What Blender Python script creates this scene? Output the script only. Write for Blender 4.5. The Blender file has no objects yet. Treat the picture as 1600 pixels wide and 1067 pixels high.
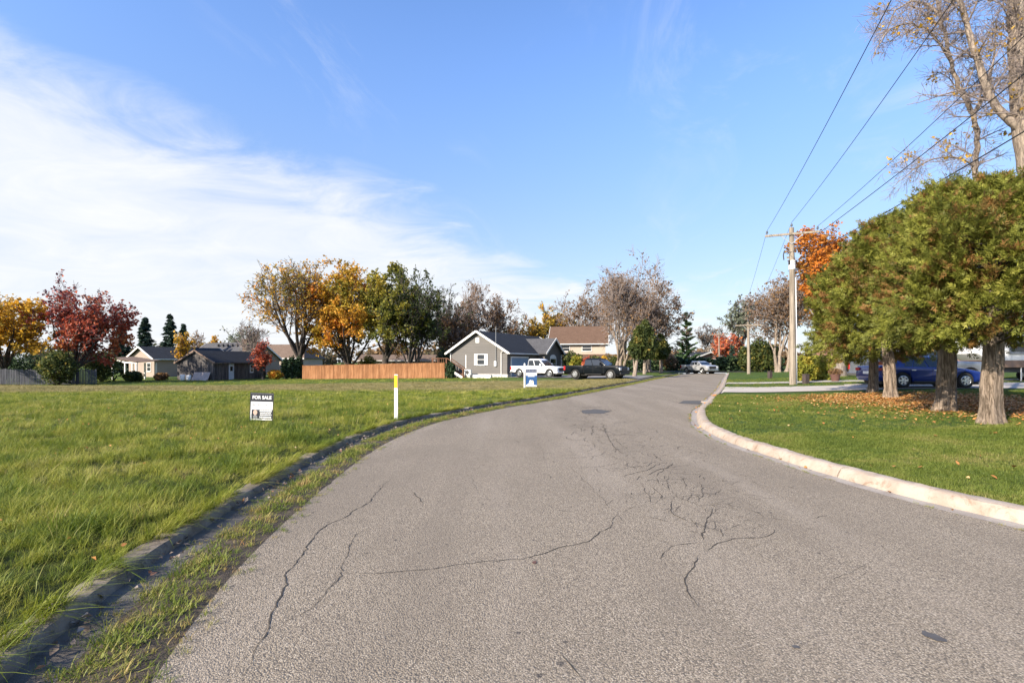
import bpy, bmesh, math, random
import numpy as np
from mathutils import Vector, Matrix

R = math.radians
random.seed(11)
rng = np.random.default_rng(11)
scene = bpy.context.scene
col = scene.collection

# ------------------------------------------------------------------ camera, sky, sun, exposure
EYE = 1.7
cam_d = bpy.data.cameras.new('camera')
cam = bpy.data.objects.new('camera', cam_d)
col.objects.link(cam)
cam.location = (0, 0, EYE)
cam.rotation_euler = (R(90), 0, 0)
cam_d.sensor_width = 36.0
cam_d.lens = 18.0
cam_d.shift_y = 0.0197
cam_d.clip_end = 3000
cam_d.clip_start = 0.05
scene.camera = cam

SUN_AZ = R(-131)          # measured from +Y (view direction) towards +X
SUN_EL = R(29)
to_sun = Vector((math.sin(SUN_AZ) * math.cos(SUN_EL), math.cos(SUN_AZ) * math.cos(SUN_EL), math.sin(SUN_EL)))
sun_d = bpy.data.lights.new('sun', 'SUN')
sun_d.energy = 4.3
sun_d.angle = R(0.53)
sun_d.color = (1.0, 0.89, 0.74)
sun = bpy.data.objects.new('sun', sun_d)
col.objects.link(sun)
sun.rotation_euler = (-to_sun).to_track_quat('-Z', 'Y').to_euler()

scene.view_settings.view_transform = 'Standard'
scene.view_settings.look = 'None'
scene.view_settings.gamma = 1.0
scene.view_settings.exposure = 1.3
scene.view_settings.use_curve_mapping = False
scene.cycles.max_bounces = 8
scene.cycles.transparent_max_bounces = 8
scene.cycles.use_denoising = True

world = bpy.data.worlds.new('World')
scene.world = world
world.use_nodes = True


class NT:
    """small helper round a node tree"""
    def __init__(s, tree):
        s.t = tree
        tree.nodes.clear()

    def n(s, kind, **kw):
        nd = s.t.nodes.new(kind)
        ins = kw.pop('ins', {})
        for k, v in kw.items():
            setattr(nd, k, v)
        for k, v in ins.items():
            if isinstance(v, bpy.types.NodeSocket):
                s.t.links.new(v, nd.inputs[k])
            else:
                nd.inputs[k].default_value = v
        return nd

    def link(s, a, b):
        s.t.links.new(a, b)

    def math(s, op, a, b=None, c=None, clamp=False):
        nd = s.t.nodes.new('ShaderNodeMath')
        nd.operation = op
        nd.use_clamp = clamp
        for i, v in enumerate((a, b, c)):
            if v is None:
                continue
            if isinstance(v, bpy.types.NodeSocket):
                s.t.links.new(v, nd.inputs[i])
            else:
                nd.inputs[i].default_value = v
        return nd.outputs[0]

    def noise(s, vec, scale, detail=4, rough=0.55, dist=0.0):
        nd = s.n('ShaderNodeTexNoise', ins={'Scale': scale, 'Detail': detail, 'Roughness': rough, 'Distortion': dist})
        if vec is not None:
            s.link(vec, nd.inputs['Vector'])
        return nd.outputs['Fac']

    def ramp(s, fac, stops, interp='LINEAR'):
        nd = s.t.nodes.new('ShaderNodeValToRGB')
        nd.color_ramp.interpolation = interp
        els = nd.color_ramp.elements
        while len(els) < len(stops):
            els.new(0.5)
        for e, (p, c) in zip(els, stops):
            e.position = p
            e.color = c if len(c) == 4 else (*c, 1)
        s.link(fac, nd.inputs[0])
        return nd.outputs[0]

    def mix(s, fac, a, b):
        nd = s.t.nodes.new('ShaderNodeMix')
        nd.data_type = 'RGBA'
        for i, v in ((0, fac), (6, a), (7, b)):
            if isinstance(v, bpy.types.NodeSocket):
                s.link(v, nd.inputs[i])
            else:
                nd.inputs[i].default_value = v if i == 0 else (*v, 1)
        return nd.outputs[2]

    def sstep(s, v, lo, hi):
        nd = s.t.nodes.new('ShaderNodeMapRange')
        nd.interpolation_type = 'SMOOTHSTEP'
        s.link(v, nd.inputs[0])
        nd.inputs[1].default_value = lo
        nd.inputs[2].default_value = hi
        return nd.outputs[0]


# sky: clear autumn sky with a cloud bank lying to the left and a few high wisps
w = NT(world.node_tree)
sky = w.n('ShaderNodeTexSky', sky_type='NISHITA', sun_disc=False)
sky.sun_elevation = SUN_EL
sky.sun_rotation = SUN_AZ
sky.altitude = 200
sky.air_density = 1.0
sky.dust_density = 0.8
sky.ozone_density = 2.6
tc = w.n('ShaderNodeTexCoord')
nrm = w.n('ShaderNodeVectorMath', operation='NORMALIZE', ins={0: tc.outputs['Generated']})
sep = w.n('ShaderNodeSeparateXYZ', ins={0: nrm.outputs[0]})
dx, dy, dz = sep.outputs
den = w.math('ADD', w.math('MAXIMUM', dz, 0.0), 0.16)
cx = w.math('DIVIDE', dx, den)
cy = w.math('DIVIDE', dy, den)
cv = w.n('ShaderNodeCombineXYZ', ins={0: cx, 1: cy, 2: 0.0}).outputs[0]
rot = w.n('ShaderNodeMapping', ins={'Vector': cv, 'Location': (3.1, 1.7, 0), 'Rotation': (0, 0, R(24)), 'Scale': (0.75, 1.0, 1.0)}).outputs[0]
big = w.noise(rot, 0.9, 3, 0.5, 0.4)
fine = w.noise(rot, 2.6, 9, 0.62, 0.7)
# the bank: low in the sky, thicker and higher towards the left (west)
edge = w.math('ADD', w.math('MULTIPLY', dx, -0.32), 0.215)
bank = w.math('SUBTRACT', edge, dz)
bank = w.math('ADD', bank, w.math('MULTIPLY', w.math('SUBTRACT', big, 0.5), 0.30))
bank = w.math('ADD', bank, w.math('MULTIPLY', w.math('SUBTRACT', fine, 0.5), 0.26))
bank = w.sstep(bank, -0.03, 0.12)
bank = w.math('MULTIPLY', bank, w.math('ADD', w.math('MULTIPLY', fine, 0.75), 0.44), clamp=True)
# high wisps
wv = w.n('ShaderNodeMapping', ins={'Vector': cv, 'Location': (0.3, 5.2, 0), 'Rotation': (0, 0, R(-35)), 'Scale': (1.3, 0.55, 1.0)}).outputs[0]
wisp = w.noise(wv, 2.2, 9, 0.66, 1.2)
wmask = w.noise(wv, 0.8, 2, 0.5)
wisp = w.math('MULTIPLY', w.sstep(wisp, 0.48, 0.80), w.sstep(wmask, 0.45, 0.65))
cloud = w.math('MAXIMUM', bank, w.math('MULTIPLY', wisp, 0.5))
hsv = w.n('ShaderNodeHueSaturation', ins={'Hue': 0.508, 'Saturation': 1.14, 'Value': 1.0, 'Fac': 1.0, 'Color': sky.outputs[0]})
hsv.inputs['Value'].default_value = 1.0
w.link(w.math('ADD', w.math('MULTIPLY', w.sstep(dz, 0.05, 0.55), 0.52), 0.48), hsv.inputs['Value'])
cloudcol = w.mix(w.math('ADD', w.math('MULTIPLY', fine, 0.6), 0.2), (2.55, 2.66, 2.85), (3.15, 3.15, 3.18))
haze = w.math('POWER', w.math('SUBTRACT', 1.0, w.math('MAXIMUM', dz, 0.0), clamp=True), 4.6)
clear = w.mix(w.math('MULTIPLY', haze, 0.82), hsv.outputs[0], (2.45, 2.7, 3.0))
skycol = w.mix(cloud, clear, cloudcol)
bg = w.n('ShaderNodeBackground', ins={'Color': skycol, 'Strength': 0.14})
out = w.n('ShaderNodeOutputWorld', ins={'Surface': bg.outputs[0]})


# ------------------------------------------------------------------ materials
def tcoord(t, kind='Object'):
    return t.n('ShaderNodeTexCoord').outputs[kind]


def principled(t, color, rough=0.7, metal=0.0, spec=0.4, normal=None, **extra):
    b = t.n('ShaderNodeBsdfPrincipled')
    for k, v in (('Base Color', color), ('Roughness', rough), ('Metallic', metal), ('Specular IOR Level', spec)):
        if isinstance(v, bpy.types.NodeSocket):
            t.link(v, b.inputs[k])
        elif k == 'Base Color':
            b.inputs[k].default_value = (*v[:3], 1)
        else:
            b.inputs[k].default_value = v
    for k, v in extra.items():
        b.inputs[k].default_value = v
    if normal is not None:
        t.link(normal, b.inputs['Normal'])
    t.n('ShaderNodeOutputMaterial', ins={'Surface': b.outputs[0]})
    return b


def newmat(name):
    m = bpy.data.materials.new(name)
    m.use_nodes = True
    return m, NT(m.node_tree)


def bump(t, height, strength=0.3, dist=0.02):
    return t.n('ShaderNodeBump', ins={'Strength': strength, 'Distance': dist, 'Height': height}).outputs[0]


def simple(name, c1, c2=None, scale=3.0, rough=0.7, metal=0.0, spec=0.4, bs=0.15, bd=0.01, stretch=(1, 1, 1), **extra):
    """two-tone noise material with a little relief"""
    m, t = newmat(name)
    c2 = c2 or tuple(v * 0.78 for v in c1)
    v = t.n('ShaderNodeMapping', ins={'Vector': tcoord(t), 'Scale': stretch}).outputs[0]
    f = t.noise(v, scale, 6, 0.6)
    f2 = t.noise(v, scale * 7, 4, 0.6)
    fac = t.sstep(t.math('ADD', t.math('MULTIPLY', f, 0.65), t.math('MULTIPLY', f2, 0.35)), 0.34, 0.66)
    principled(t, t.mix(fac, c2, c1), rough, metal, spec, bump(t, f2, bs, bd), **extra)
    return m


def asphalt_mat():
    m, t = newmat('asphalt')
    p = tcoord(t)
    vor = t.n('ShaderNodeTexVoronoi', feature='F1', ins={'Vector': p, 'Scale': 100.0, 'Randomness': 1.0})
    agg = vor.outputs['Distance']
    cellc = t.n('ShaderNodeSeparateColor', ins={0: vor.outputs['Color']}).outputs[0]
    fine = t.noise(p, 210, 3, 0.7)
    mid = t.noise(p, 14, 5, 0.6)
    large = t.noise(p, 0.42, 4, 0.6, 0.6)
    stone = t.ramp(cellc, [(0.0, (0.18, 0.148, 0.108)), (0.45, (0.272, 0.226, 0.168)), (0.8, (0.345, 0.288, 0.216)), (1.0, (0.46, 0.40, 0.315))])
    c = t.mix(t.sstep(agg, 0.35, 0.85), stone, (0.11, 0.093, 0.075))
    c = t.mix(t.math('MULTIPLY', t.sstep(fine, 0.56, 0.72), 0.5), c, (0.095, 0.082, 0.07))
    c = t.mix(t.math('MULTIPLY', t.sstep(mid, 0.55, 0.75), 0.28), c, (0.12, 0.11, 0.10))
    track = t.noise(t.n('ShaderNodeMapping', ins={'Vector': p, 'Rotation': (0, 0, R(14)), 'Scale': (0.9, 0.11, 1)}).outputs[0], 1.1, 4, 0.55, 0.3)
    c = t.mix(t.math('MULTIPLY', t.sstep(large, 0.45, 0.68), 0.42), c, (0.17, 0.142, 0.109))
    c = t.mix(t.math('MULTIPLY', t.sstep(track, 0.48, 0.70), 0.4), c, (0.16, 0.134, 0.104))
    c = t.mix(t.math('MULTIPLY', t.sstep(track, 0.50, 0.30), 0.25), c, (0.33, 0.285, 0.235))
    # pits and spots
    v2 = t.n('ShaderNodeTexVoronoi', feature='F1', ins={'Vector': p, 'Scale': 9.0, 'Randomness': 1.0})
    sz = t.n('ShaderNodeSeparateColor', ins={0: v2.outputs['Color']}).outputs[1]
    pit = t.math('LESS_THAN', v2.outputs['Distance'], t.math('MULTIPLY', t.math('POWER', sz, 5.0), 0.20))
    pitm = t.noise(p, 0.55, 3, 0.5)
    pit = t.math('MULTIPLY', pit, t.sstep(pitm, 0.42, 0.55))
    c = t.mix(t.math('MULTIPLY', pit, 0.75), c, (0.055, 0.05, 0.047))
    hh = t.math('SUBTRACT', t.math('MULTIPLY', t.math('SUBTRACT', 1.0, agg), 1.0), t.math('MULTIPLY', pit, 0.8))
    principled(t, c, 0.88, 0, 0.25, bump(t, hh, 0.7, 0.008))
    return m


def concrete_mat(name, ca, cb, dirt=(0.12, 0.09, 0.06), dirt_amt=0.5, scale=2.5):
    m, t = newmat(name)
    p = tcoord(t)
    f = t.noise(p, scale, 6, 0.65)
    g = t.noise(p, 40, 5, 0.7)
    d = t.noise(p, 5.5, 6, 0.7, 0.5)
    c = t.mix(t.sstep(f, 0.35, 0.65), ca, cb)
    c = t.mix(t.math('MULTIPLY', t.sstep(d, 0.52, 0.70), dirt_amt), c, dirt)
    c = t.mix(t.math('MULTIPLY', t.sstep(g, 0.58, 0.75), 0.45), c, tuple(v * 0.55 for v in ca))
    principled(t, c, 0.9, 0, 0.25, bump(t, t.math('ADD', g, t.math('MULTIPLY', d, 0.8)), 0.5, 0.012))
    return m


def turf_mat(name, stops, scale=1.2):
    """soil and thatch under the blades; blends several grass tones in patches"""
    m, t = newmat(name)
    p = tcoord(t)
    f = t.noise(p, scale, 5, 0.6, 0.4)
    g = t.noise(p, 55, 4, 0.7)
    h = t.noise(p, 9, 4, 0.65)
    fac = t.math('ADD', t.math('MULTIPLY', f, 0.6), t.math('ADD', t.math('MULTIPLY', g, 0.22), t.math('MULTIPLY', h, 0.18)))
    c = t.ramp(t.sstep(fac, 0.3, 0.7), stops)
    c = t.mix(t.math('MULTIPLY', t.sstep(g, 0.5, 0.72), 0.5), c, tuple(v * 0.45 for v in stops[0][1]))
    principled(t, c, 0.95, 0, 0.15, bump(t, t.math('ADD', g, h), 1.0, 0.05))
    return m


def field_mat():
    """left field: lush long grass in front, a dry mown strip further back, greener again beyond"""
    m, t = newmat('field_turf')
    p = tcoord(t)
    pos = t.n('ShaderNodeSeparateXYZ', ins={0: p})
    f = t.noise(p, 0.35, 5, 0.6, 0.4)
    h = t.noise(p, 6, 4, 0.65)
    g = t.noise(p, 45, 4, 0.7)
    tuft = t.noise(t.n('ShaderNodeMapping', ins={'Vector': p, 'Scale': (0.5, 2.2, 1)}).outputs[0], 1.6, 5, 0.65)
    mixf = t.math('ADD', t.math('MULTIPLY', f, 0.45), t.math('ADD', t.math('MULTIPLY', tuft, 0.35), t.math('MULTIPLY', h, 0.2)))
    green = t.ramp(t.sstep(mixf, 0.32, 0.68), [(0, (0.045, 0.075, 0.012)), (0.5, (0.115, 0.145, 0.028)), (1, (0.205, 0.205, 0.06))])
    dry = t.ramp(t.sstep(mixf, 0.32, 0.68), [(0, (0.13, 0.12, 0.045)), (0.5, (0.23, 0.195, 0.08)), (1, (0.34, 0.275, 0.14))])
    near = t.ramp(h, [(0.3, (0.03, 0.04, 0.012)), (0.7, (0.07, 0.085, 0.02))])
    # distance bands of the mowing, wavering
    yy = t.math('ADD', pos.outputs[1], t.math('MULTIPLY', t.math('SUBTRACT', f, 0.5), 9.0))
    yy = t.math('ADD', yy, t.math('MULTIPLY', pos.outputs[0], 0.06))
    b1 = t.sstep(yy, 27.5, 32.0)
    b2 = t.sstep(yy, 46.0, 51.0)
    c = t.mix(t.sstep(yy, 9.0, 17.0), near, green)
    c = t.mix(b1, c, dry)
    c = t.mix(b2, c, t.ramp(t.sstep(mixf, 0.3, 0.7), [(0, (0.04, 0.075, 0.014)), (1, (0.12, 0.16, 0.035))]))
    c = t.mix(t.math('MULTIPLY', t.sstep(g, 0.5, 0.72), 0.35), c, (0.05, 0.05, 0.02))
    principled(t, c, 0.95, 0, 0.12, bump(t, t.math('ADD', g, tuft), 1.0, 0.06))
    return m


def blade_mat(name, stops, patch=0.5, dry_band=False):
    m, t = newmat(name)
    oi = t.math('ADD', t.math('MULTIPLY', t.n('ShaderNodeObjectInfo').outputs['Random'], 0.5), t.math('MULTIPLY', t.n('ShaderNodeAttribute', attribute_name='hue').outputs['Fac'], 0.5))
    pos = t.n('ShaderNodeNewGeometry').outputs['Position']
    f = t.noise(pos, patch, 4, 0.6, 0.3)
    fac = t.math('ADD', t.math('MULTIPLY', t.sstep(f, 0.32, 0.68), 0.52), t.math('MULTIPLY', oi, 0.56))
    c = t.ramp(fac, stops)
    if dry_band:
        sx = t.n('ShaderNodeSeparateXYZ', ins={0: pos})
        f9 = t.noise(pos, 0.35, 5, 0.6, 0.4)
        yy = t.math('ADD', sx.outputs[1], t.math('MULTIPLY', t.math('SUBTRACT', f9, 0.5), 9.0))
        yy = t.math('ADD', yy, t.math('MULTIPLY', sx.outputs[0], 0.06))
        band = t.math('MULTIPLY', t.sstep(yy, 27.0, 31.5), t.math('SUBTRACT', 1.0, t.sstep(yy, 46.0, 51.0)))
        c = t.mix(t.math('MULTIPLY', band, 0.75), c, t.ramp(fac, [(0.1, (0.17, 0.14, 0.06)), (0.9, (0.36, 0.29, 0.15))]))
    d = t.n('ShaderNodeBsdfPrincipled', ins={'Base Color': c, 'Roughness': 0.55, 'Specular IOR Level': 0.3})
    tr = t.n('ShaderNodeBsdfTranslucent', ins={'Color': c})
    mx = t.n('ShaderNodeMixShader', ins={0: 0.35, 1: d.outputs[0], 2: tr.outputs[0]})
    t.n('ShaderNodeOutputMaterial', ins={'Surface': mx.outputs[0]})
    return m


def leaf_mat(name, stops, trans=0.42, rough=0.6, gain=1.3):
    stops = [(p, tuple(min(0.68, v * gain) for v in c)) for p, c in stops]
    m, t = newmat(name)
    at = t.n('ShaderNodeAttribute', attribute_name='hue')
    c = t.ramp(at.outputs['Fac'], stops)
    d = t.n('ShaderNodeBsdfPrincipled', ins={'Base Color': c, 'Roughness': rough, 'Specular IOR Level': 0.25})
    tr = t.n('ShaderNodeBsdfTranslucent', ins={'Color': c})
    mx = t.n('ShaderNodeMixShader', ins={0: trans, 1: d.outputs[0], 2: tr.outputs[0]})
    t.n('ShaderNodeOutputMaterial', ins={'Surface': mx.outputs[0]})
    return m


def bark_mat(name, ca, cb, scale=6.0):
    m, t = newmat(name)
    p = t.n('ShaderNodeMapping', ins={'Vector': tcoord(t), 'Scale': (1, 1, 0.16)}).outputs[0]
    f = t.noise(p, scale * 2.2, 6, 0.7, 0.8)
    g = t.noise(tcoord(t), 1.7, 4, 0.6)
    c = t.mix(t.sstep(f, 0.36, 0.62), ca, cb)
    c = t.mix(t.math('MULTIPLY', t.sstep(g, 0.5, 0.7), 0.35), c, tuple(v * 0.6 for v in cb))
    principled(t, c, 0.92, 0, 0.15, bump(t, f, 1.0, 0.05))
    return m


def wood_mat(name, ca, cb, cc, scale=2.0, vertical=True, plank=None, rough=0.85):
    m, t = newmat(name)
    p = tcoord(t)
    st = (6, 6, 0.35) if vertical else (0.35, 6, 6)
    v = t.n('ShaderNodeMapping', ins={'Vector': p, 'Scale': st}).outputs[0]
    f = t.noise(v, scale, 6, 0.65, 0.3)
    g = t.noise(p, 1.1, 4, 0.6)
    c = t.ramp(t.sstep(f, 0.3, 0.7), [(0, ca), (0.5, cb), (1, cc)])
    at = t.n('ShaderNodeAttribute', attribute_name='hue')
    c = t.mix(t.math('MULTIPLY', at.outputs['Fac'], 0.7), c, ca)
    c = t.mix(t.math('MULTIPLY', t.sstep(g, 0.5, 0.7), 0.25), c, cc)
    principled(t, c, rough, 0, 0.2, bump(t, f, 0.4, 0.01))
    return m


def shingle_mat(name, ca, cb):
    m, t = newmat(name)
    uv = t.n('ShaderNodeUVMap').outputs[0]
    br = t.n('ShaderNodeTexBrick', ins={'Vector': uv, 'Scale': 1.0, 'Mortar Size': 0.012, 'Brick Width': 0.33, 'Row Height': 0.145,
                                       'Color1': (*ca, 1), 'Color2': (*cb, 1), 'Mortar': (*[v * 0.45 for v in ca], 1), 'Bias': 0.0})
    f = t.noise(uv, 0.9, 5, 0.6)
    g = t.noise(uv, 30, 3, 0.6)
    c = t.mix(t.math('MULTIPLY', t.sstep(f, 0.4, 0.65), 0.4), br.outputs[0], cb)
    c = t.mix(t.math('MULTIPLY', g, 0.3), c, tuple(v * 0.6 for v in ca))
    principled(t, c, 0.9, 0, 0.2, bump(t, br.outputs[1], 0.5, 0.02))
    return m


def brick_mat(name, ca, cb, mortar=(0.3, 0.27, 0.24)):
    m, t = newmat(name)
    uv = t.n('ShaderNodeUVMap').outputs[0]
    br = t.n('ShaderNodeTexBrick', ins={'Vector': uv, 'Scale': 1.0, 'Mortar Size': 0.01, 'Brick Width': 0.22, 'Row Height': 0.075,
                                       'Color1': (*ca, 1), 'Color2': (*cb, 1), 'Mortar': (*mortar, 1)})
    principled(t, br.outputs[0], 0.9, 0, 0.2, bump(t, br.outputs[1], 0.4, 0.01))
    return m


M = {}
M['asphalt'] = asphalt_mat()
M['crack'] = simple('crack_dirt', (0.07, 0.058, 0.046), (0.025, 0.022, 0.018), 20, 0.95, bs=0.4)
M['weed_dirt'] = simple('gutter_dirt', (0.10, 0.075, 0.05), (0.035, 0.028, 0.02), 9, 0.95, bs=0.8, bd=0.02)
M['patch'] = simple('asphalt_patch', (0.085, 0.082, 0.08), (0.06, 0.058, 0.057), 30, 0.92, bs=0.5)
M['oil'] = simple('oil_stain', (0.06, 0.055, 0.055), (0.09, 0.085, 0.08), 25, 0.6)
M['kerb_light'] = concrete_mat('kerb_concrete', (0.37, 0.315, 0.26), (0.30, 0.24, 0.19), (0.19, 0.125, 0.08), 0.7)
M['kerb_old'] = concrete_mat('kerb_concrete_old', (0.25, 0.21, 0.165), (0.15, 0.122, 0.092), (0.045, 0.04, 0.03), 0.9)
M['gutter'] = concrete_mat('gutter_concrete', (0.29, 0.265, 0.24), (0.23, 0.205, 0.185), (0.17, 0.12, 0.08), 0.5)
M['gutter_old'] = concrete_mat('gutter_concrete_old', (0.13, 0.12, 0.105), (0.09, 0.08, 0.07), (0.04, 0.035, 0.03), 0.8)
M['drive'] = concrete_mat('driveway_concrete', (0.42, 0.38, 0.33), (0.36, 0.325, 0.285), (0.27, 0.22, 0.18), 0.3, 0.8)
M['drive_asphalt'] = simple('driveway_asphalt', (0.19, 0.18, 0.17), (0.14, 0.135, 0.13), 6, 0.9)
M['field'] = field_mat()
M['lawn'] = turf_mat('lawn_turf', [(0, (0.028, 0.055, 0.010)), (0.5, (0.06, 0.105, 0.018)), (1, (0.12, 0.125, 0.035))], 0.6)
M['blade_field'] = blade_mat('field_blade', [(0.0, (0.04, 0.075, 0.010)), (0.3, (0.12, 0.17, 0.018)), (0.55, (0.235, 0.265, 0.03)), (0.8, (0.37, 0.355, 0.065)), (1.0, (0.50, 0.42, 0.18))], 0.9, True)
M['blade_lawn'] = blade_mat('lawn_blade', [(0.0, (0.06, 0.092, 0.014)), (0.4, (0.125, 0.168, 0.025)), (0.75, (0.20, 0.225, 0.043)), (1.0, (0.31, 0.26, 0.10))], 0.7)
M['blade_weed'] = blade_mat('weed_blade', [(0.0, (0.07, 0.115, 0.015)), (0.45, (0.18, 0.22, 0.03)), (0.75, (0.32, 0.28, 0.08)), (1.0, (0.36, 0.2, 0.09))], 3.0)
M['white_paint'] = simple('white_paint', (0.78, 0.77, 0.74), (0.70, 0.69, 0.66), 2, 0.55, bs=0.05)
M['white_plastic'] = simple('white_plastic', (0.80, 0.80, 0.78), (0.74, 0.74, 0.72), 2, 0.4, bs=0.03)
M['yellow_tape'] = simple('yellow_reflector', (0.80, 0.46, 0.02), (0.72, 0.40, 0.02), 4, 0.35)
M['glass'] = simple('window_glass', (0.025, 0.03, 0.036), (0.018, 0.022, 0.027), 1, 0.06, spec=0.8, bs=0.0)
M['car_glass'] = simple('car_glass', (0.016, 0.02, 0.025), (0.012, 0.015, 0.018), 1, 0.05, spec=0.8, bs=0.0)
M['black_plastic'] = simple('black_plastic', (0.02, 0.02, 0.021), (0.014, 0.014, 0.015), 5, 0.5)
M['rubber'] = simple('tyre_rubber', (0.022, 0.021, 0.02), (0.015, 0.015, 0.014), 9, 0.85)
M['chrome'] = simple('bright_metal', (0.62, 0.62, 0.63), (0.52, 0.52, 0.53), 3, 0.28, 1.0, bs=0.02)
M['metal_grey'] = simple('grey_metal', (0.32, 0.33, 0.34), (0.24, 0.25, 0.26), 4, 0.5, 0.6)
M['dark_metal'] = simple('dark_metal', (0.06, 0.06, 0.065), (0.04, 0.04, 0.042), 4, 0.5, 0.4)
M['paint_white'] = simple('car_paint_white', (0.80, 0.80, 0.79), (0.77, 0.77, 0.76), 1, 0.25, spec=0.5, bs=0.0, **{'Coat Weight': 0.7, 'Coat Roughness': 0.05})
M['paint_black'] = simple('car_paint_black', (0.004, 0.006, 0.009), (0.003, 0.005, 0.007), 1, 0.35, spec=0.12, bs=0.0, **{'Coat Weight': 0.12, 'Coat Roughness': 0.05})
M['paint_blue'] = simple('car_paint_blue', (0.007, 0.024, 0.17), (0.006, 0.02, 0.14), 1, 0.3, 0.3, bs=0.0, **{'Coat Weight': 0.8, 'Coat Roughness': 0.05})
M['paint_grey'] = simple('car_paint_grey', (0.20, 0.22, 0.25), (0.17, 0.19, 0.22), 1, 0.3, 0.5, bs=0.0, **{'Coat Weight': 0.7, 'Coat Roughness': 0.05})
M['paint_silver'] = simple('car_paint_silver', (0.52, 0.53, 0.54), (0.46, 0.47, 0.48), 1, 0.3, 0.5, bs=0.0, **{'Coat Weight': 0.7, 'Coat Roughness': 0.05})
M['red_lamp'] = simple('tail_lamp_red', (0.42, 0.02, 0.02), (0.32, 0.015, 0.015), 4, 0.15)
M['clear_lamp'] = simple('head_lamp_clear', (0.62, 0.64, 0.66), (0.5, 0.52, 0.54), 4, 0.12)
M['siding_grey'] = simple('grey_siding', (0.128, 0.12, 0.112), (0.108, 0.102, 0.096), 0.7, 0.75, bs=0.05, stretch=(0.3, 0.3, 3))
M['siding_beige'] = simple('beige_siding', (0.30, 0.245, 0.20), (0.27, 0.22, 0.18), 0.7, 0.75, bs=0.05)
M['siding_cream'] = simple('cream_siding', (0.42, 0.355, 0.285), (0.38, 0.32, 0.26), 0.7, 0.75, bs=0.05)
M['foundation'] = concrete_mat('foundation_block', (0.52, 0.50, 0.47), (0.44, 0.42, 0.39), (0.25, 0.22, 0.18), 0.3)
M['door_blue'] = simple('garage_door_blue', (0.22, 0.31, 0.40), (0.20, 0.28, 0.36), 1, 0.6, bs=0.05)
M['door_pale'] = simple('pale_blue_door', (0.52, 0.60, 0.66), (0.45, 0.53, 0.6), 2, 0.6, bs=0.05)
M['roof_dark'] = shingle_mat('charcoal_shingles', (0.022, 0.025, 0.031), (0.032, 0.036, 0.043))
M['roof_grey'] = shingle_mat('grey_shingles', (0.07, 0.07, 0.075), (0.095, 0.095, 0.10))
M['roof_brown'] = shingle_mat('brown_shingles', (0.115, 0.07, 0.048), (0.15, 0.095, 0.066))
M['roof_taupe'] = shingle_mat('taupe_shingles', (0.15, 0.105, 0.08), (0.19, 0.14, 0.105))
M['brick'] = brick_mat('red_brick', (0.26, 0.095, 0.06), (0.33, 0.13, 0.085))
M['fence_cedar'] = wood_mat('cedar_boards', (0.14, 0.06, 0.026), (0.29, 0.135, 0.060), (0.40, 0.21, 0.105))
M['barn_wood'] = wood_mat('weathered_boards', (0.035, 0.033, 0.036), (0.10, 0.093, 0.09), (0.24, 0.21, 0.185))
M['grey_wood'] = wood_mat('grey_pickets', (0.06, 0.064, 0.075), (0.105, 0.11, 0.125), (0.17, 0.17, 0.185))  # weathered grey, with the shade of nearby trees also darkened into the colour
M['deck_wood'] = wood_mat('deck_wood', (0.08, 0.04, 0.025), (0.15, 0.075, 0.045), (0.2, 0.11, 0.07))
M['pole_wood'] = wood_mat('pole_wood', (0.13, 0.11, 0.085), (0.23, 0.195, 0.155), (0.32, 0.275, 0.22))
M['bark_cedar'] = bark_mat('cedar_bark', (0.085, 0.064, 0.046), (0.285, 0.225, 0.175), 8)
M['bark_grey'] = bark_mat('grey_bark', (0.10, 0.085, 0.075), (0.24, 0.205, 0.175))
M['bark_pale'] = bark_mat('pale_bark', (0.13, 0.105, 0.085), (0.33, 0.27, 0.215), 5)
M['bark_dark'] = bark_mat('dark_bark', (0.035, 0.03, 0.028), (0.085, 0.072, 0.062))
M['twig'] = simple('twig_bark', (0.27, 0.22, 0.195), (0.19, 0.155, 0.14), 3, 0.9)
M['twig_dark'] = simple('twig_bark_dark', (0.085, 0.07, 0.065), (0.06, 0.05, 0.046), 3, 0.9)
M['leaf_yellow'] = leaf_mat('yellow_leaves', [(0, (0.16, 0.13, 0.02)), (0.35, (0.36, 0.22, 0.025)), (0.7, (0.52, 0.29, 0.03)), (1, (0.60, 0.40, 0.07))])
M['leaf_orange'] = leaf_mat('orange_leaves', [(0, (0.15, 0.14, 0.022)), (0.3, (0.32, 0.22, 0.028)), (0.6, (0.48, 0.25, 0.03)), (0.85, (0.50, 0.20, 0.03)), (1, (0.44, 0.14, 0.04))])
M['leaf_olive'] = leaf_mat('olive_leaves', [(0, (0.045, 0.06, 0.014)), (0.35, (0.11, 0.12, 0.02)), (0.7, (0.25, 0.21, 0.03)), (1, (0.42, 0.29, 0.04))])
M['leaf_darkgreen'] = leaf_mat('dark_green_leaves', [(0, (0.022, 0.034, 0.014)), (0.5, (0.055, 0.075, 0.02)), (0.85, (0.12, 0.12, 0.03)), (1, (0.26, 0.19, 0.04))])
M['leaf_red'] = leaf_mat('red_leaves', [(0, (0.14, 0.032, 0.026)), (0.4, (0.29, 0.062, 0.038)), (0.75, (0.40, 0.105, 0.045)), (1, (0.44, 0.19, 0.055))])
M['leaf_purple'] = leaf_mat('purple_leaves', [(0, (0.06, 0.02, 0.035)), (1, (0.16, 0.05, 0.06))])
M['leaf_rust'] = leaf_mat('rust_leaves', [(0, (0.13, 0.08, 0.045)), (0.5, (0.20, 0.115, 0.055)), (1, (0.28, 0.17, 0.07))], gain=1.15)
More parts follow.
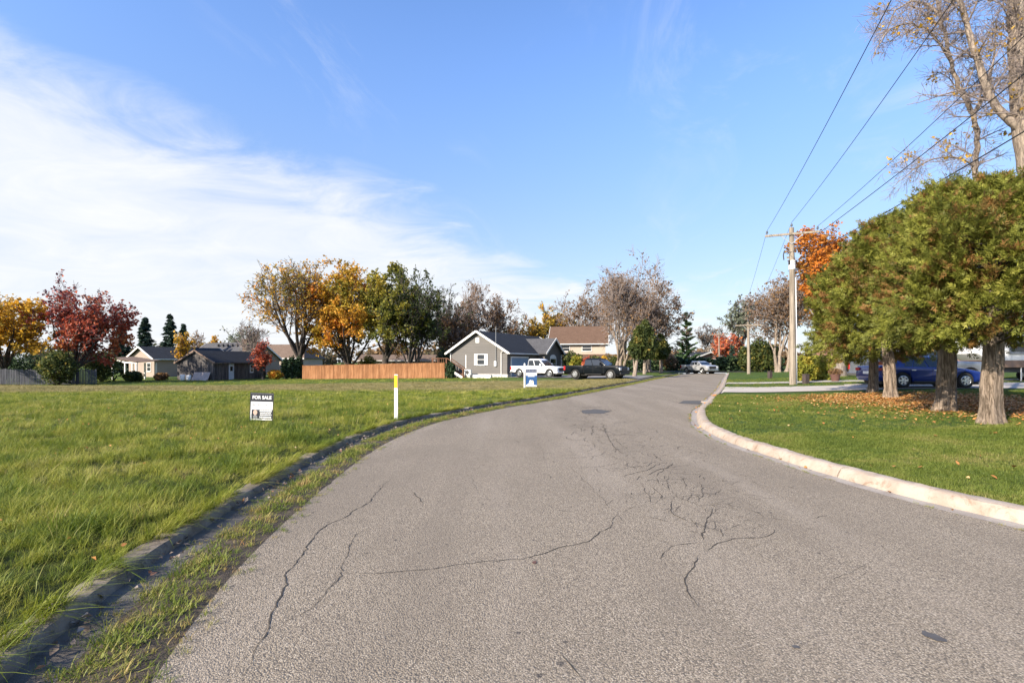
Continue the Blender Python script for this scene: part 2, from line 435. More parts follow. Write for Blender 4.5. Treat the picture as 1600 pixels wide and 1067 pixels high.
M['leaf_orangered'] = leaf_mat('orange_red_leaves', [(0, (0.14, 0.12, 0.02)), (0.3, (0.30, 0.13, 0.02)), (0.7, (0.46, 0.15, 0.022)), (1, (0.52, 0.22, 0.03))])
M['leaf_grey'] = leaf_mat('grey_green_leaves', [(0, (0.08, 0.10, 0.07)), (1, (0.20, 0.22, 0.15))])
M['leaf_hedge'] = leaf_mat('yellow_green_leaves', [(0, (0.07, 0.085, 0.015)), (0.5, (0.18, 0.185, 0.025)), (1, (0.36, 0.28, 0.045))])
M['needle'] = leaf_mat('spruce_needles', [(0, (0.016, 0.030, 0.022)), (0.6, (0.035, 0.06, 0.042)), (1, (0.065, 0.095, 0.065))], 0.1)
M['pine_needle'] = leaf_mat('pine_needles', [(0, (0.022, 0.045, 0.022)), (0.6, (0.055, 0.10, 0.045)), (1, (0.11, 0.16, 0.06))], 0.15)
M['cedar_leaf'] = leaf_mat('cedar_sprays', [(0, (0.27, 0.14, 0.045)), (0.14, (0.20, 0.135, 0.04)), (0.26, (0.10, 0.105, 0.022)), (0.5, (0.15, 0.165, 0.028)), (0.8, (0.25, 0.255, 0.042)), (1, (0.36, 0.34, 0.08))], 0.36, gain=1.0)
M['hedge_dark'] = leaf_mat('dark_hedge_leaves', [(0, (0.014, 0.028, 0.014)), (0.6, (0.03, 0.055, 0.024)), (1, (0.06, 0.085, 0.03))], 0.15)
M['litter'] = leaf_mat('fallen_leaves', [(0, (0.22, 0.095, 0.03)), (0.4, (0.33, 0.14, 0.042)), (0.75, (0.40, 0.20, 0.07)), (1, (0.42, 0.32, 0.17))], 0.15)
M['litter_grey'] = leaf_mat('dead_leaves', [(0, (0.06, 0.045, 0.035)), (0.5, (0.14, 0.11, 0.09)), (0.9, (0.24, 0.20, 0.17)), (1, (0.28, 0.11, 0.045))], 0.1)
M['sign_dark'] = simple('sign_dark', (0.035, 0.037, 0.045), (0.03, 0.032, 0.04), 3, 0.4, bs=0.0)
M['sign_white'] = simple('sign_white', (0.82, 0.82, 0.80), (0.78, 0.78, 0.76), 3, 0.4, bs=0.0)
M['sign_navy'] = simple('sign_navy', (0.03, 0.055, 0.14), (0.027, 0.05, 0.125), 3, 0.4, bs=0.0)
M['sign_blue'] = simple('sign_blue', (0.035, 0.10, 0.26), (0.03, 0.085, 0.22), 3, 0.4, bs=0.0)
M['sign_grey'] = simple('sign_grey', (0.27, 0.27, 0.28), (0.24, 0.24, 0.25), 3, 0.4, bs=0.0)
M['sign_skin'] = simple('sign_portrait_tone', (0.60, 0.42, 0.34), (0.55, 0.38, 0.30), 3, 0.4, bs=0.0)
M['kerb_orange'] = simple('orange_survey_paint', (0.75, 0.25, 0.03), (0.6, 0.2, 0.03), 12, 0.7)
M['brown_plastic'] = simple('brown_pedestal', (0.075, 0.055, 0.05), (0.055, 0.042, 0.038), 4, 0.6)
M['terracotta'] = simple('terracotta', (0.12, 0.06, 0.045), (0.09, 0.045, 0.035), 6, 0.85)
M['wire'] = simple('wire_black', (0.03, 0.03, 0.032), (0.02, 0.02, 0.022), 2, 0.6)
M['porcelain'] = simple('insulator_grey', (0.12, 0.13, 0.15), (0.09, 0.1, 0.12), 4, 0.25)
M['tarp'] = simple('pale_tarp', (0.42, 0.37, 0.34), (0.28, 0.24, 0.23), 2, 0.8, bs=0.5, bd=0.05)
M['tan_panel'] = simple('tan_panel', (0.25, 0.165, 0.115), (0.2, 0.13, 0.09), 2, 0.7)


# ------------------------------------------------------------------ object and mesh helpers
def tag(o, label=None, cat=None, group=None, kind=None):
    for k, v in (('label', label), ('category', cat), ('group', group), ('kind', kind)):
        if v:
            o[k] = v
    return o


def link(name, me, mat=None, parent=None, loc=None, rz=None):
    o = bpy.data.objects.new(name, me)
    col.objects.link(o)
    if mat is not None and me is not None and not me.materials:
        me.materials.append(M[mat] if isinstance(mat, str) else mat)
    if parent is not None:
        o.parent = parent
    if loc is not None:
        o.location = loc
    if rz is not None:
        o.rotation_euler.z = rz
    return o


def thing(name, label, cat, loc=(0, 0, 0), rz=0.0, group=None):
    o = bpy.data.objects.new(name, None)
    o.empty_display_size = 0.2
    col.objects.link(o)
    o.location = loc
    o.rotation_euler.z = rz
    return tag(o, label, cat, group)


def copy_tree(o, parent=None):
    c = o.copy()
    col.objects.link(c)
    c.parent = parent
    for ch in list(o.children):
        copy_tree(ch, c)
    return c


class MB:
    """collects simple solids and links them as one mesh"""
    def __init__(s):
        s.v, s.f, s.h = [], [], []

    def add(s, vs, fs, hue=0.0):
        k = len(s.v)
        s.v += [tuple(p) for p in vs]
        s.f += [tuple(i + k for i in f) for f in fs]
        s.h += [hue] * len(vs)
        return s

    def box(s, x0, x1, y0, y1, z0, z1, hue=0.0):
        return s.add([(x0, y0, z0), (x1, y0, z0), (x1, y1, z0), (x0, y1, z0), (x0, y0, z1), (x1, y0, z1), (x1, y1, z1), (x0, y1, z1)],
                     [(0, 3, 2, 1), (4, 5, 6, 7), (0, 1, 5, 4), (1, 2, 6, 5), (2, 3, 7, 6), (3, 0, 4, 7)], hue)

    def prism(s, poly, a0, a1, axis='y', hue=0.0):
        """poly of 2D points; axis y: points are (x,z); axis x: (y,z); axis z: (x,y)"""
        n = len(poly)
        def P(p, a):
            return {'y': (p[0], a, p[1]), 'x': (a, p[0], p[1]), 'z': (p[0], p[1], a)}[axis]
        vs = [P(p, a0) for p in poly] + [P(p, a1) for p in poly]
        fs = [tuple(range(n)), tuple(range(2 * n - 1, n - 1, -1))]
        fs += [(i, i + n, (i + 1) % n + n, (i + 1) % n) for i in range(n)]
        return s.add(vs, fs, hue)

    def bar(s, p0, p1, wdt, hgt=None, hue=0.0):
        hgt = hgt or wdt
        p0, p1 = Vector(p0), Vector(p1)
        d = (p1 - p0).normalized()
        u = d.cross(Vector((0, 0, 1)))
        u = Vector((1, 0, 0)) if u.length < 1e-3 else u.normalized()
        v = u.cross(d).normalized()
        vs = []
        for p in (p0, p1):
            for a, b in ((-1, -1), (1, -1), (1, 1), (-1, 1)):
                vs.append(p + u * (a * wdt / 2) + v * (b * hgt / 2))
        return s.add(vs, [(3, 2, 1, 0), (4, 5, 6, 7), (0, 1, 5, 4), (1, 2, 6, 5), (2, 3, 7, 6), (3, 0, 4, 7)], hue)

    def tube(s, pts, radii, n=8, hue=0.0, cap=True):
        pts = [Vector(p) for p in pts]
        if not hasattr(radii, '__len__'):
            radii = [radii] * len(pts)
        vs, fs = [], []
        for i, p in enumerate(pts):
            d = (pts[min(i + 1, len(pts) - 1)] - pts[max(i - 1, 0)]).normalized()
            ref = Vector((0, 0, 1)) if abs(d.z) < 0.9 else Vector((0, 1, 0))
            u = d.cross(ref).normalized()
            v = u.cross(d)
            for k in range(n):
                a = 2 * math.pi * k / n
                vs.append(p + (u * math.cos(a) + v * math.sin(a)) * radii[i])
        for i in range(len(pts) - 1):
            for k in range(n):
                fs.append((i * n + k, i * n + (k + 1) % n, (i + 1) * n + (k + 1) % n, (i + 1) * n + k))
        if cap:
            fs += [tuple(range(n - 1, -1, -1)), tuple((len(pts) - 1) * n + k for k in range(n))]
        return s.add(vs, fs, hue)

    def lathe(s, prof, n=16, centre=(0, 0), hue=0.0):
        vs, fs = [], []
        for r, z in prof:
            for k in range(n):
                a = 2 * math.pi * k / n
                vs.append((centre[0] + r * math.cos(a), centre[1] + r * math.sin(a), z))
        for i in range(len(prof) - 1):
            for k in range(n):
                fs.append((i * n + k, i * n + (k + 1) % n, (i + 1) * n + (k + 1) % n, (i + 1) * n + k))
        fs += [tuple(range(n - 1, -1, -1)), tuple((len(prof) - 1) * n + k for k in range(n))]
        return s.add(vs, fs, hue)

    def mesh(s, name, bevel=0.0, smooth=False, segs=2):
        me = bpy.data.meshes.new(name)
        me.from_pydata(s.v, [], s.f)
        at = me.attributes.new('hue', 'FLOAT', 'POINT')
        at.data.foreach_set('value', s.h)
        bm = bmesh.new()
        bm.from_mesh(me)
        bmesh.ops.recalc_face_normals(bm, faces=bm.faces)
        if bevel > 0:
            es = [e for e in bm.edges if len(e.link_faces) == 2 and e.calc_face_angle(0) > 0.5]
            bmesh.ops.bevel(bm, geom=es, offset=bevel, segments=segs, affect='EDGES', profile=0.5, clamp_overlap=True)
        bm.to_mesh(me)
        bm.free()
        if smooth:
            me.polygons.foreach_set('use_smooth', [True] * len(me.polygons))
            try:
                me.set_sharp_from_angle(angle=R(35))
            except Exception:
                pass
        return me

    def build(s, name, mat, parent=None, loc=None, rz=None, bevel=0.0, smooth=False, segs=2):
        return link(name, s.mesh(name, bevel, smooth, segs), mat, parent, loc, rz)


def np_mesh(name, V, F, hue=None, smooth=False):
    """V (n,3), F (m,k) all faces the same size, or list of such arrays"""
    Fs = F if isinstance(F, list) else [F]
    Fs = [np.asarray(f, dtype=np.int32) for f in Fs if len(f)]
    me = bpy.data.meshes.new(name)
    V = np.asarray(V, dtype=np.float32)
    me.vertices.add(len(V))
    me.vertices.foreach_set('co', V.ravel())
    loops = np.concatenate([f.ravel() for f in Fs])
    sizes = np.concatenate([np.full(len(f), f.shape[1], dtype=np.int32) for f in Fs])
    starts = np.concatenate([[0], np.cumsum(sizes)[:-1]]).astype(np.int32)
    me.loops.add(len(loops))
    me.loops.foreach_set('vertex_index', loops)
    me.polygons.add(len(sizes))
    me.polygons.foreach_set('loop_start', starts)
    try:
        me.polygons.foreach_set('loop_total', sizes)
    except Exception:
        pass
    if smooth:
        me.polygons.foreach_set('use_smooth', np.ones(len(sizes), dtype=bool))
    if hue is not None:
        at = me.attributes.new('hue', 'FLOAT', 'POINT')
        at.data.foreach_set('value', np.asarray(hue, dtype=np.float32))
    me.update(calc_edges=True)
    return me


def uv_planar(me):
    """box-projected UVs in metres, along the slope on roofs"""
    uv = me.uv_layers.new(name='uv')
    for p in me.polygons:
        n = p.normal
        u = Vector((0, 0, 1)).cross(n)
        u = Vector((1, 0, 0)) if u.length < 1e-4 else u.normalized()
        v = n.cross(u)
        for li in p.loop_indices:
            c = me.vertices[me.loops[li].vertex_index].co
            uv.data[li].uv = (c.dot(u), c.dot(v))
    return me


# ------------------------------------------------------------------ the lie of the land
def catmull(pts, step=0.25):
    pts = [np.array(p, float) for p in pts]
    P = [2 * pts[0] - pts[1]] + pts + [2 * pts[-1] - pts[-2]]
    outp = []
    for i in range(1, len(P) - 2):
        p0, p1, p2, p3 = P[i - 1], P[i], P[i + 1], P[i + 2]
        n = max(2, int(np.linalg.norm(p2 - p1) / step))
        for k in range(n):
            t = k / n
            outp.append(0.5 * (2 * p1 + (p2 - p0) * t + (2 * p0 - 5 * p1 + 4 * p2 - p3) * t * t + (3 * p1 - p0 - 3 * p2 + p3) * t ** 3))
    outp.append(pts[-1])
    return np.array(outp)


L_EDGE = catmull([(0.2, -3.0), (-0.9, -0.5), (-1.5, 1.2), (-1.95, 2.7), (-2.22, 3.8), (-2.40, 5.0), (-2.56, 6.7), (-2.69, 9.4), (-2.6, 11.5),
                  (-2.2, 14.0), (-1.5, 16.0), (0.0, 19.4), (1.62, 22.3), (3.95, 27.2), (9.3, 38.9), (13.5, 48.6), (19.2, 61.0), (24.0, 71.6)])
R_EDGE = catmull([(9.6, -3.5), (7.3, 0.0), (6.0, 2.8), (5.19, 5.19), (4.86, 6.1), (4.70, 6.83), (4.54, 7.86), (4.43, 9.44), (4.40, 10.9), (4.67, 13.1),
                  (5.25, 15.1), (6.3, 17.9), (7.35, 20.0), (8.65, 23.0), (12.6, 31.6), (20.7, 50.4), (25.3, 61.0), (29.9, 71.6)])


def offset(line, d):
    """offset a polyline to its left by d"""
    tng = np.gradient(line, axis=0)
    tng /= np.linalg.norm(tng, axis=1)[:, None]
    nrm_ = np.stack([-tng[:, 1], tng[:, 0]], 1)
    return line + nrm_ * np.asarray(d).reshape(-1, 1) if np.ndim(d) else line + nrm_ * d


L_BACK = offset(L_EDGE, 0.93)
R_BACK = offset(R_EDGE, -0.46)
FAR_Y = 76.0


def mono(line):
    keep = [0]
    for i in range(1, len(line)):
        if line[i, 1] > line[keep[-1], 1] + 0.02:
            keep.append(i)
    return line[keep]


L_BACK, R_BACK = mono(L_BACK), mono(R_BACK)
TAIL = [(28.0, FAR_Y)]
LB = np.vstack([L_BACK, [(27.2, FAR_Y), (29.0, 78.0), (29.0, 95), (29.0, 160), (29.0, 400), (29.0, 1500)]])
RB = np.vstack([R_BACK, [(31.5, FAR_Y), (29.0, 78.0), (29.0, 95), (29.0, 160), (29.0, 400), (29.0, 1500)]])


def S(t):
    t = np.clip(t, 0, 1)
    return t * t * (3 - 2 * t)


def xl(y):
    return np.interp(y, LB[:, 1], LB[:, 0])


def xr(y):
    return np.interp(y, RB[:, 1], RB[:, 0])


def wob(x, y):
    return 0.5 * np.sin(x * 1.3 + 0.7 * np.sin(y * 0.9)) * np.sin(y * 1.1 + 1.3) + 0.3 * np.sin(x * 0.31 + y * 0.23)


def Hl(x, y):
    t = xl(y) - x
    return 0.085 + 0.055 * S(t / 0.8) - 0.85 * np.clip((14 - x) / 45, 0, 1) * S((y - 12) / 45) * S(t / 6) + (0.035 * wob(x, y) + 0.028 * np.sin(x * 3.1 + 1.5 * np.sin(y * 2.1)) * np.sin(y * 3.7 + np.sin(x * 1.9))) * S(t / 2.0)


def Hr(x, y):
    t = x - xr(y)
    return 0.13 + (0.34 * S(t / 10) + 0.012 * wob(x, y) * S(t / 1.5)) * S((80 - y) / 15)


def H(x, y):
    x, y = np.asarray(x, float), np.asarray(y, float)
    return np.where(x < xl(y), Hl(x, y), np.where(x > xr(y), Hr(x, y), 0.0))


def G(px, py):
    """point on the ground seen at photo pixel (px, py): the survey used to place things"""
    d = 30.0
    for _ in range(60):
        z = float(H((px - 800) / 800 * d, d))
        d = 0.5 * d + 0.5 * min(400, 800 * (EYE - z) / (py - 565))
    x = (px - 800) / 800 * d
    return Vector((x, d, float(H(x, d))))


def D(px, d):
    x = (px - 800) / 800 * d
    return Vector((x, d, float(H(x, d))))


def top_h(py, p):
    """height above the ground at p of something whose top shows at photo row py"""
    return EYE + (565 - py) / 800 * p.y - p.z


def sheet(name, rows, mat, kind=None, parent=None):
    """grid of points rows x columns x 3"""
    A = np.array(rows, float)
    n, m = A.shape[:2]
    idx = np.arange(n * m).reshape(n, m)
    F = np.stack([idx[:-1, :-1], idx[:-1, 1:], idx[1:, 1:], idx[1:, :-1]], -1).reshape(-1, 4)
    me = np_mesh(name, A.reshape(-1, 3), F, smooth=True)
    bm = bmesh.new(); bm.from_mesh(me)
    up = sum(f.normal.z for f in bm.faces)
    if up < 0:
        bmesh.ops.reverse_faces(bm, faces=bm.faces)
    bm.to_mesh(me); bm.free()
    o = link(name, me, mat, parent)
    if kind:
        o['kind'] = kind
    return o


# lawns: one sheet on each side of the road, out to the horizon
tl = np.concatenate([np.linspace(0, 4, 17), np.linspace(4.5, 20, 32), np.linspace(22, 80, 30), [100, 140, 200, 300, 500, 900, 1500]])


def lawn(back, sign, hf):
    ys = back[:, 1]
    rows = []
    for bx, by in back:
        xs = bx + sign * tl
        z = hf(xs, np.full_like(xs, by))
        z[0] = 0.06
        rows.append(np.stack([xs, np.full_like(xs, by), z], 1))
    return rows


def dens(line):
    ys = np.concatenate([np.arange(-2.6, 12, 0.3), np.arange(12, 40, 0.6), np.arange(40, 75.9, 1.5), [76, 77, 78, 82, 90, 100, 120, 160, 220, 400, 800, 1500]])
    return np.stack([np.interp(ys, line[:, 1], line[:, 0]), ys], 1)


field = sheet('field', lawn(dens(LB), -1, Hl), 'field', 'structure')
lawn_r = sheet('lawn', lawn(dens(RB), 1, Hr), 'lawn', 'structure')

# the road
nr = 260
li = np.linspace(0, 1, nr)


def resample(line, s):
    d = np.concatenate([[0], np.cumsum(np.linalg.norm(np.diff(line, axis=0), axis=1))])
    return np.stack([np.interp(s * d[-1], d, line[:, k]) for k in range(2)], 1)


Lr, Rr = resample(L_EDGE, li), resample(R_EDGE, li)
Lr = np.vstack([Lr, [(27.0, 76.0)]]); Rr = np.vstack([Rr, [(31.6, 76.0)]])
ragL = 0.05 * np.sin(np.arange(len(Lr)) * 1.7) + rng.normal(0, 0.03, len(Lr))
rows = []
for a, b, rg in zip(Lr, Rr, ragL):
    dn = (b - a) / np.linalg.norm(b - a)
    a2 = a + dn * rg
    rows.append([(*(a2 + (b - a2) * t), 0.0) for t in np.linspace(0, 1, 9)])
road = sheet('road', rows, 'asphalt', 'structure')
# the street it runs into, and the ground under the kerbs
cross = MB().add([(-40, 75.6, 0.16), (90, 75.6, 0.16), (90, 82.5, 0.16), (-40, 82.5, 0.16)], [(0, 1, 2, 3)]).build('cross_street', 'patch')
cross['kind'] = 'structure'
cross.location.z = 0.03


def strip(name, line, offs, mat, z, kind=None, parent=None, wobble=None):
    rows = []
    cols = [offset(line, o) for o in offs]
    for i in range(len(line)):
        rows.append([(c[i, 0], c[i, 1], zz) for c, zz in zip(cols, z)])
    return sheet(name, rows, mat, kind, parent)


# ---- right kerb: gutter pan and separate cast lengths
gut_r = strip('gutter', R_EDGE, [0.02, -0.10, -0.22], 'gutter', [-0.012, -0.012, 0.004], 'structure')


def kerb(line, prof, mat, parent, seg_len, gap=0.012, rough=0.003):
    d = np.concatenate([[0], np.cumsum(np.linalg.norm(np.diff(line, axis=0), axis=1))])
    cols = [offset(line, o) for o, z in prof]
    zs = [z for o, z in prof]
    s = 0.0
    while s < d[-1] - 0.2:
        e = min(s + seg_len, d[-1])
        ss = np.linspace(s + gap / 2, e - gap / 2, max(2, int((e - s) / (0.12 if s < 25 else 0.5))) + 1)
        jz, jo = random.uniform(-0.006, 0.006), random.uniform(-0.008, 0.008)
        V, k = [], len(prof)
        for q in ss:
            for c, z in zip(cols, zs):
                V.append((np.interp(q, d, c[:, 0]) + jo + random.gauss(0, rough), np.interp(q, d, c[:, 1]), z + (jz + random.gauss(0, rough) if z > 0.02 else 0)))
        F = []
        for i in range(len(ss) - 1):
            for j in range(k):
                F.append((i * k + j, i * k + (j + 1) % k, (i + 1) * k + (j + 1) % k, (i + 1) * k + j))
        mb = MB().add(V, F + [tuple(range(k)), tuple(range(len(V) - 1, len(V) - k - 1, -1))])
        mb.build('kerb_length', mat, parent, smooth=True)
        s = e


kerb(R_EDGE, [(-0.20, -0.06), (-0.20, 0.012), (-0.235, 0.085), (-0.265, 0.125), (-0.31, 0.143), (-0.43, 0.146), (-0.46, 0.13), (-0.46, -0.06)], 'kerb_light', gut_r, 3.05, 0.03, 0.004)

# ---- left kerb: weedy silt, gutter pan, old kerb
gut_l = strip('gutter', L_EDGE, [0.36, 0.5, 0.73], 'gutter_old', [0.004, -0.012, 0.002], 'structure')
silt = strip('silt_strip', L_EDGE, [-0.10, 0.02, 0.2, 0.40, 0.5], 'weed_dirt', [-0.012, 0.012, 0.022, 0.012, -0.02], 'structure')
kerb(L_EDGE, [(0.71, -0.06), (0.715, 0.004), (0.745, 0.072), (0.757, 0.084), (0.84, 0.090), (0.93, 0.088), (0.93, -0.06)], 'kerb_old', gut_l, 3.05, 0.02, 0.004)


# ---- cracks, patches and stains of the old asphalt
def P2(px, py):
    d = 800 * EYE / (py - 565)
    return np.array([(px - 800) / 800 * d, d])


def ribbon(pts, wdt, z=0.004, jag=1.0, seed=0):
    rs = np.random.default_rng(seed)
    pts = np.array(pts)
    d = np.concatenate([[0], np.cumsum(np.linalg.norm(np.diff(pts, axis=0), axis=1))])
    n = max(4, int(d[-1] / 0.05))
    s = np.linspace(0, d[-1], n)
    c = np.stack([np.interp(s, d, pts[:, k]) for k in range(2)], 1)
    walk = rs.normal(0, 1, (n, 2))
    for _ in range(2):
        walk = (walk + np.roll(walk, 1, 0) + np.roll(walk, -1, 0)) / 3
    c += walk * 0.022 * jag
    c += rs.normal(0, 0.005, (n, 2)) * jag
    t = np.gradient(c, axis=0)
    t /= np.linalg.norm(t, axis=1)[:, None] + 1e-9
    nn = np.stack([-t[:, 1], t[:, 0]], 1)
    w1 = wdt * (0.25 + rs.random(n) ** 1.5 * 0.9)
    w2 = wdt * (0.25 + rs.random(n) ** 1.5 * 0.9)
    fade = np.minimum(1, np.minimum(s, d[-1] - s) / (0.15 * d[-1] + 1e-6) + 0.12)
    a, b = c + nn * (w1 * fade)[:, None] / 2, c - nn * (w2 * fade)[:, None] / 2
    V = np.concatenate([np.c_[a, np.full(n, z)], np.c_[b, np.full(n, z)]])
    i = np.arange(n - 1)
    return V, np.stack([i, i + n, i + n + 1, i + 1], 1)


CR = [
    (.016, [(372, 1066), (400, 1029), (419, 982), (439, 924), (449, 892), (478, 857), (502, 826), (537, 808), (580, 783), (592, 763), (613, 748)]),
    (.010, [(419, 982), (490, 951), (535, 894), (537, 877), (547, 853), (556, 836), (582, 820)]),
    (.014, [(535, 894), (584, 896), (666, 889), (732, 881), (814, 873), (869, 857), (908, 849), (947, 828), (965, 802)]),
    (.007, [(965, 802), (947, 787), (920, 757), (889, 728)]),
    (.020, [(646, 769), (664, 787)]),
    (.010, [(873, 1017), (893, 1041), (912, 1062)]),
    (.022, [(1116, 795), (1103, 819), (1096, 832), (1103, 847)]),
    (.016, [(1092, 867), (1074, 906), (1083, 937), (1094, 950)]),
    (.012, [(1037, 873), (1048, 854), (1075, 850), (1103, 847)]),
    (.014, [(1109, 862), (1115, 852), (1153, 843), (1206, 836), (1214, 827)]),
    (.014, [(1127, 825), (1129, 838)]), (.010, [(1129, 829), (1153, 818)]),
    (.012, [(880, 716), (912, 715), (938, 711), (946, 705)]), (.012, [(891, 732), (949, 728), (972, 721)]),
    (.018, [(957, 735), (985, 730), (1009, 728), (1028, 720)]), (.022, [(972, 745), (992, 739), (1008, 735), (1026, 726)]),
    (.024, [(1009, 743), (1022, 737), (1052, 726)]), (.018, [(1026, 745), (1039, 732), (1082, 725)]),
    (.018, [(1024, 747), (1030, 756)]), (.02, [(1041, 751), (1043, 760), (1048, 766)]), (.018, [(1017, 760), (1030, 769), (1039, 779)]),
    (.016, [(1069, 747), (1071, 762)]), (.018, [(1094, 754), (1097, 771), (1092, 786)]), (.016, [(1080, 769), (1075, 784)]),
    (.026, [(1048, 782), (1047, 796), (1060, 806), (1075, 814)]), (.016, [(926, 664), (925, 681)]),
    (.016, [(942, 664), (947, 677), (957, 696), (974, 710)]), (.014, [(961, 687), (981, 702)]), (.012, [(925, 683), (960, 680), (985, 678)]),
    (.012, [(1004, 757), (1010, 772), (1020, 788)]), (.010, [(1056, 770), (1060, 780)]), (.010, [(1136, 786), (1142, 794), (1150, 796)]),
    (.008, [(1060, 700), (1085, 704), (1110, 712)]), (.008, [(730, 690), (790, 686), (850, 684)]), (.008, [(790, 712), (840, 708), (880, 707)]),
    (.007, [(735, 742), (742, 760), (748, 770)]), (.006, [(700, 668), (760, 662), (820, 656)]), (.007, [(1300, 905), (1330, 897), (1352, 880)]),
    (.006, [(840, 690), (848, 706), (852, 720)]),
]
Vs, Fs, k0 = [], [], 0
for i, (wd, pl) in enumerate(CR):
    V, F = ribbon([P2(*p) for p in pl], wd * (0.95 if i < 11 else 0.75) * float(np.clip(P2(*pl[0])[1] / 7.5, 0.9, 2.2)), seed=i)
    Vs.append(V); Fs.append(F + k0); k0 += len(V)
# fatigue cracking: short broken cracks in the wheel path, running along and across the lane
for i in range(380):
    u = rng.random()
    py = 636 + 195 * u ** 1.35
    cxp = np.interp(py, [638, 690, 740, 790, 830], [915, 950, 1030, 1075, 1110])
    hw = np.interp(py, [638, 690, 740, 790, 830], [50, 85, 135, 130, 110])
    p = P2(cxp + rng.normal(0, 0.55) * hw, py)
    along = rng.random() < 0.6
    ang = (math.atan2(1.0, 0.22) if along else math.atan2(0.15, 1.0)) + rng.normal(0, 0.45)
    ln = rng.uniform(0.10, 0.42) * (1.2 if along else 0.9) * float(np.clip(p[1] / 8.0, 0.8, 2.0))
    pts, a = [p], ang
    for _ in range(4):
        a += rng.normal(0, 0.35)
        pts.append(pts[-1] + ln / 4 * np.array([math.cos(a), math.sin(a)]))
    V, F = ribbon(pts, rng.uniform(0.003, 0.010) * float(np.clip(p[1] / 6.0, 0.8, 3.2)), 0.0045, 0.6, 1000 + i)
    Vs.append(V); Fs.append(F + k0); k0 += len(V)
cr = link('cracks', np_mesh('cracks', np.concatenate(Vs), np.concatenate(Fs)), 'crack', road)
cr['kind'] = 'stuff'


def blot(name, px, py, rx, ry, mat, seed, z=0.006, n=22, rz=0.0):
    rs = np.random.default_rng(seed)
    c = P2(px, py)
    a = np.linspace(0, 2 * math.pi, n, endpoint=False)
    r = 1 + 0.18 * np.sin(2 * a + rs.random() * 6) + 0.12 * np.sin(5 * a + rs.random() * 6) + rs.normal(0, 0.05, n)
    x, y = rx * r * np.cos(a), ry * r * np.sin(a)
    V = np.c_[c[0] + x * math.cos(rz) - y * math.sin(rz), c[1] + x * math.sin(rz) + y * math.cos(rz), np.full(n, z)]
    return MB().add(V.tolist(), [tuple(range(n))]).build(name, mat, road)


blot('oil_stain', 1458, 995, 0.045, 0.06, 'oil', 1)
blot('oil_stain', 1243, 1011, 0.02, 0.02, 'oil', 2)
blot('oil_stain', 929, 643, 0.45, 0.8, 'patch', 3)
blot('leaf_smear', 835, 879, 0.02, 0.03, 'terracotta', 4)
pp = [P2(1060, 630), P2(1068, 626), P2(1099, 626), P2(1093, 632)]
MB().add([(*p, 0.006) for p in pp], [(0, 1, 2, 3)]).build('asphalt_patch', 'patch', road)

# catch basin in the right gutter
cb = P2(1103, 628)
basin = thing('catch_basin', 'small concrete storm drain block set in the right gutter beside a dark asphalt patch', 'drain', (cb[0] + 0.25, cb[1], 0.0), R(-24))
MB().box(-0.42, 0.22, -0.35, 0.35, -0.1, 0.03).build('surround', 'kerb_light', basin, bevel=0.01)
g = MB().box(-0.34, 0.14, -0.27, 0.27, 0.031, 0.036)
g.build('grate_frame', 'dark_metal', basin)
for k in range(6):
    MB().box(-0.32, 0.12, -0.24 + k * 0.09, -0.20 + k * 0.09, 0.037, 0.05).build('grate_bar', 'metal_grey', basin)
# orange survey paint on the kerb top
kp = P2(1117, 619)
k2 = R_EDGE[np.argmin(np.abs(R_EDGE[:, 1] - 24.0))]
j = int(np.argmin(np.abs(R_EDGE[:, 1] - 24.0)))
seg = R_EDGE[j - 3:j + 3]
a_, b_ = offset(R_EDGE, -0.29)[j - 4:j + 3], offset(R_EDGE, -0.44)[j - 4:j + 3]
sheet('survey_paint', [[(*p, 0.156), (*q, 0.158)] for p, q in zip(a_, b_)], 'kerb_orange', None, gut_r)

# ---- driveways on the right
def drape(name, quad, mat, lift=0.02, n=24, m=6, kind='structure'):
    q = [np.array(p, float) for p in quad]
    rows = []
    for i in np.linspace(0, 1, n):
        a, b = q[0] + (q[3] - q[0]) * i, q[1] + (q[2] - q[1]) * i
        row = []
        for j_ in np.linspace(0, 1, m):
            p = a + (b - a) * j_
            row.append((p[0], p[1], float(H(p[0], p[1])) + lift))
        rows.append(row)
    return sheet(name, rows, mat, kind)


dq = [G(1123, 617), G(1125.5, 608), G(1340, 602), G(1340, 610)]
drape('driveway', [(v.x, v.y) for v in dq], 'drive', 0.03)
drape('parking_apron', [(dq[3].x, dq[3].y), (dq[2].x, dq[2].y + 1.2), (70, 33.5), (70, 22.6)], 'drive', 0.022, 30, 8)
nq = [G(1130, 602.6), G(1131, 600.4), G(1345, 594.3), G(1345, 596.6)]
drape('neighbour_driveway', [(v.x, v.y) for v in nq] , 'drive', 0.03, 30)
drape('neighbour_apron', [(nq[3].x, nq[3].y), (nq[2].x, nq[2].y), (60, 40.0), (60, 36.0)], 'drive', 0.026, 30)
drape('house_driveway', [(-0.6, 58.2), (2.6, 64.6), (15.6, 56.0), (11.4, 46.2)], 'drive_asphalt', 0.06, 30, 10)


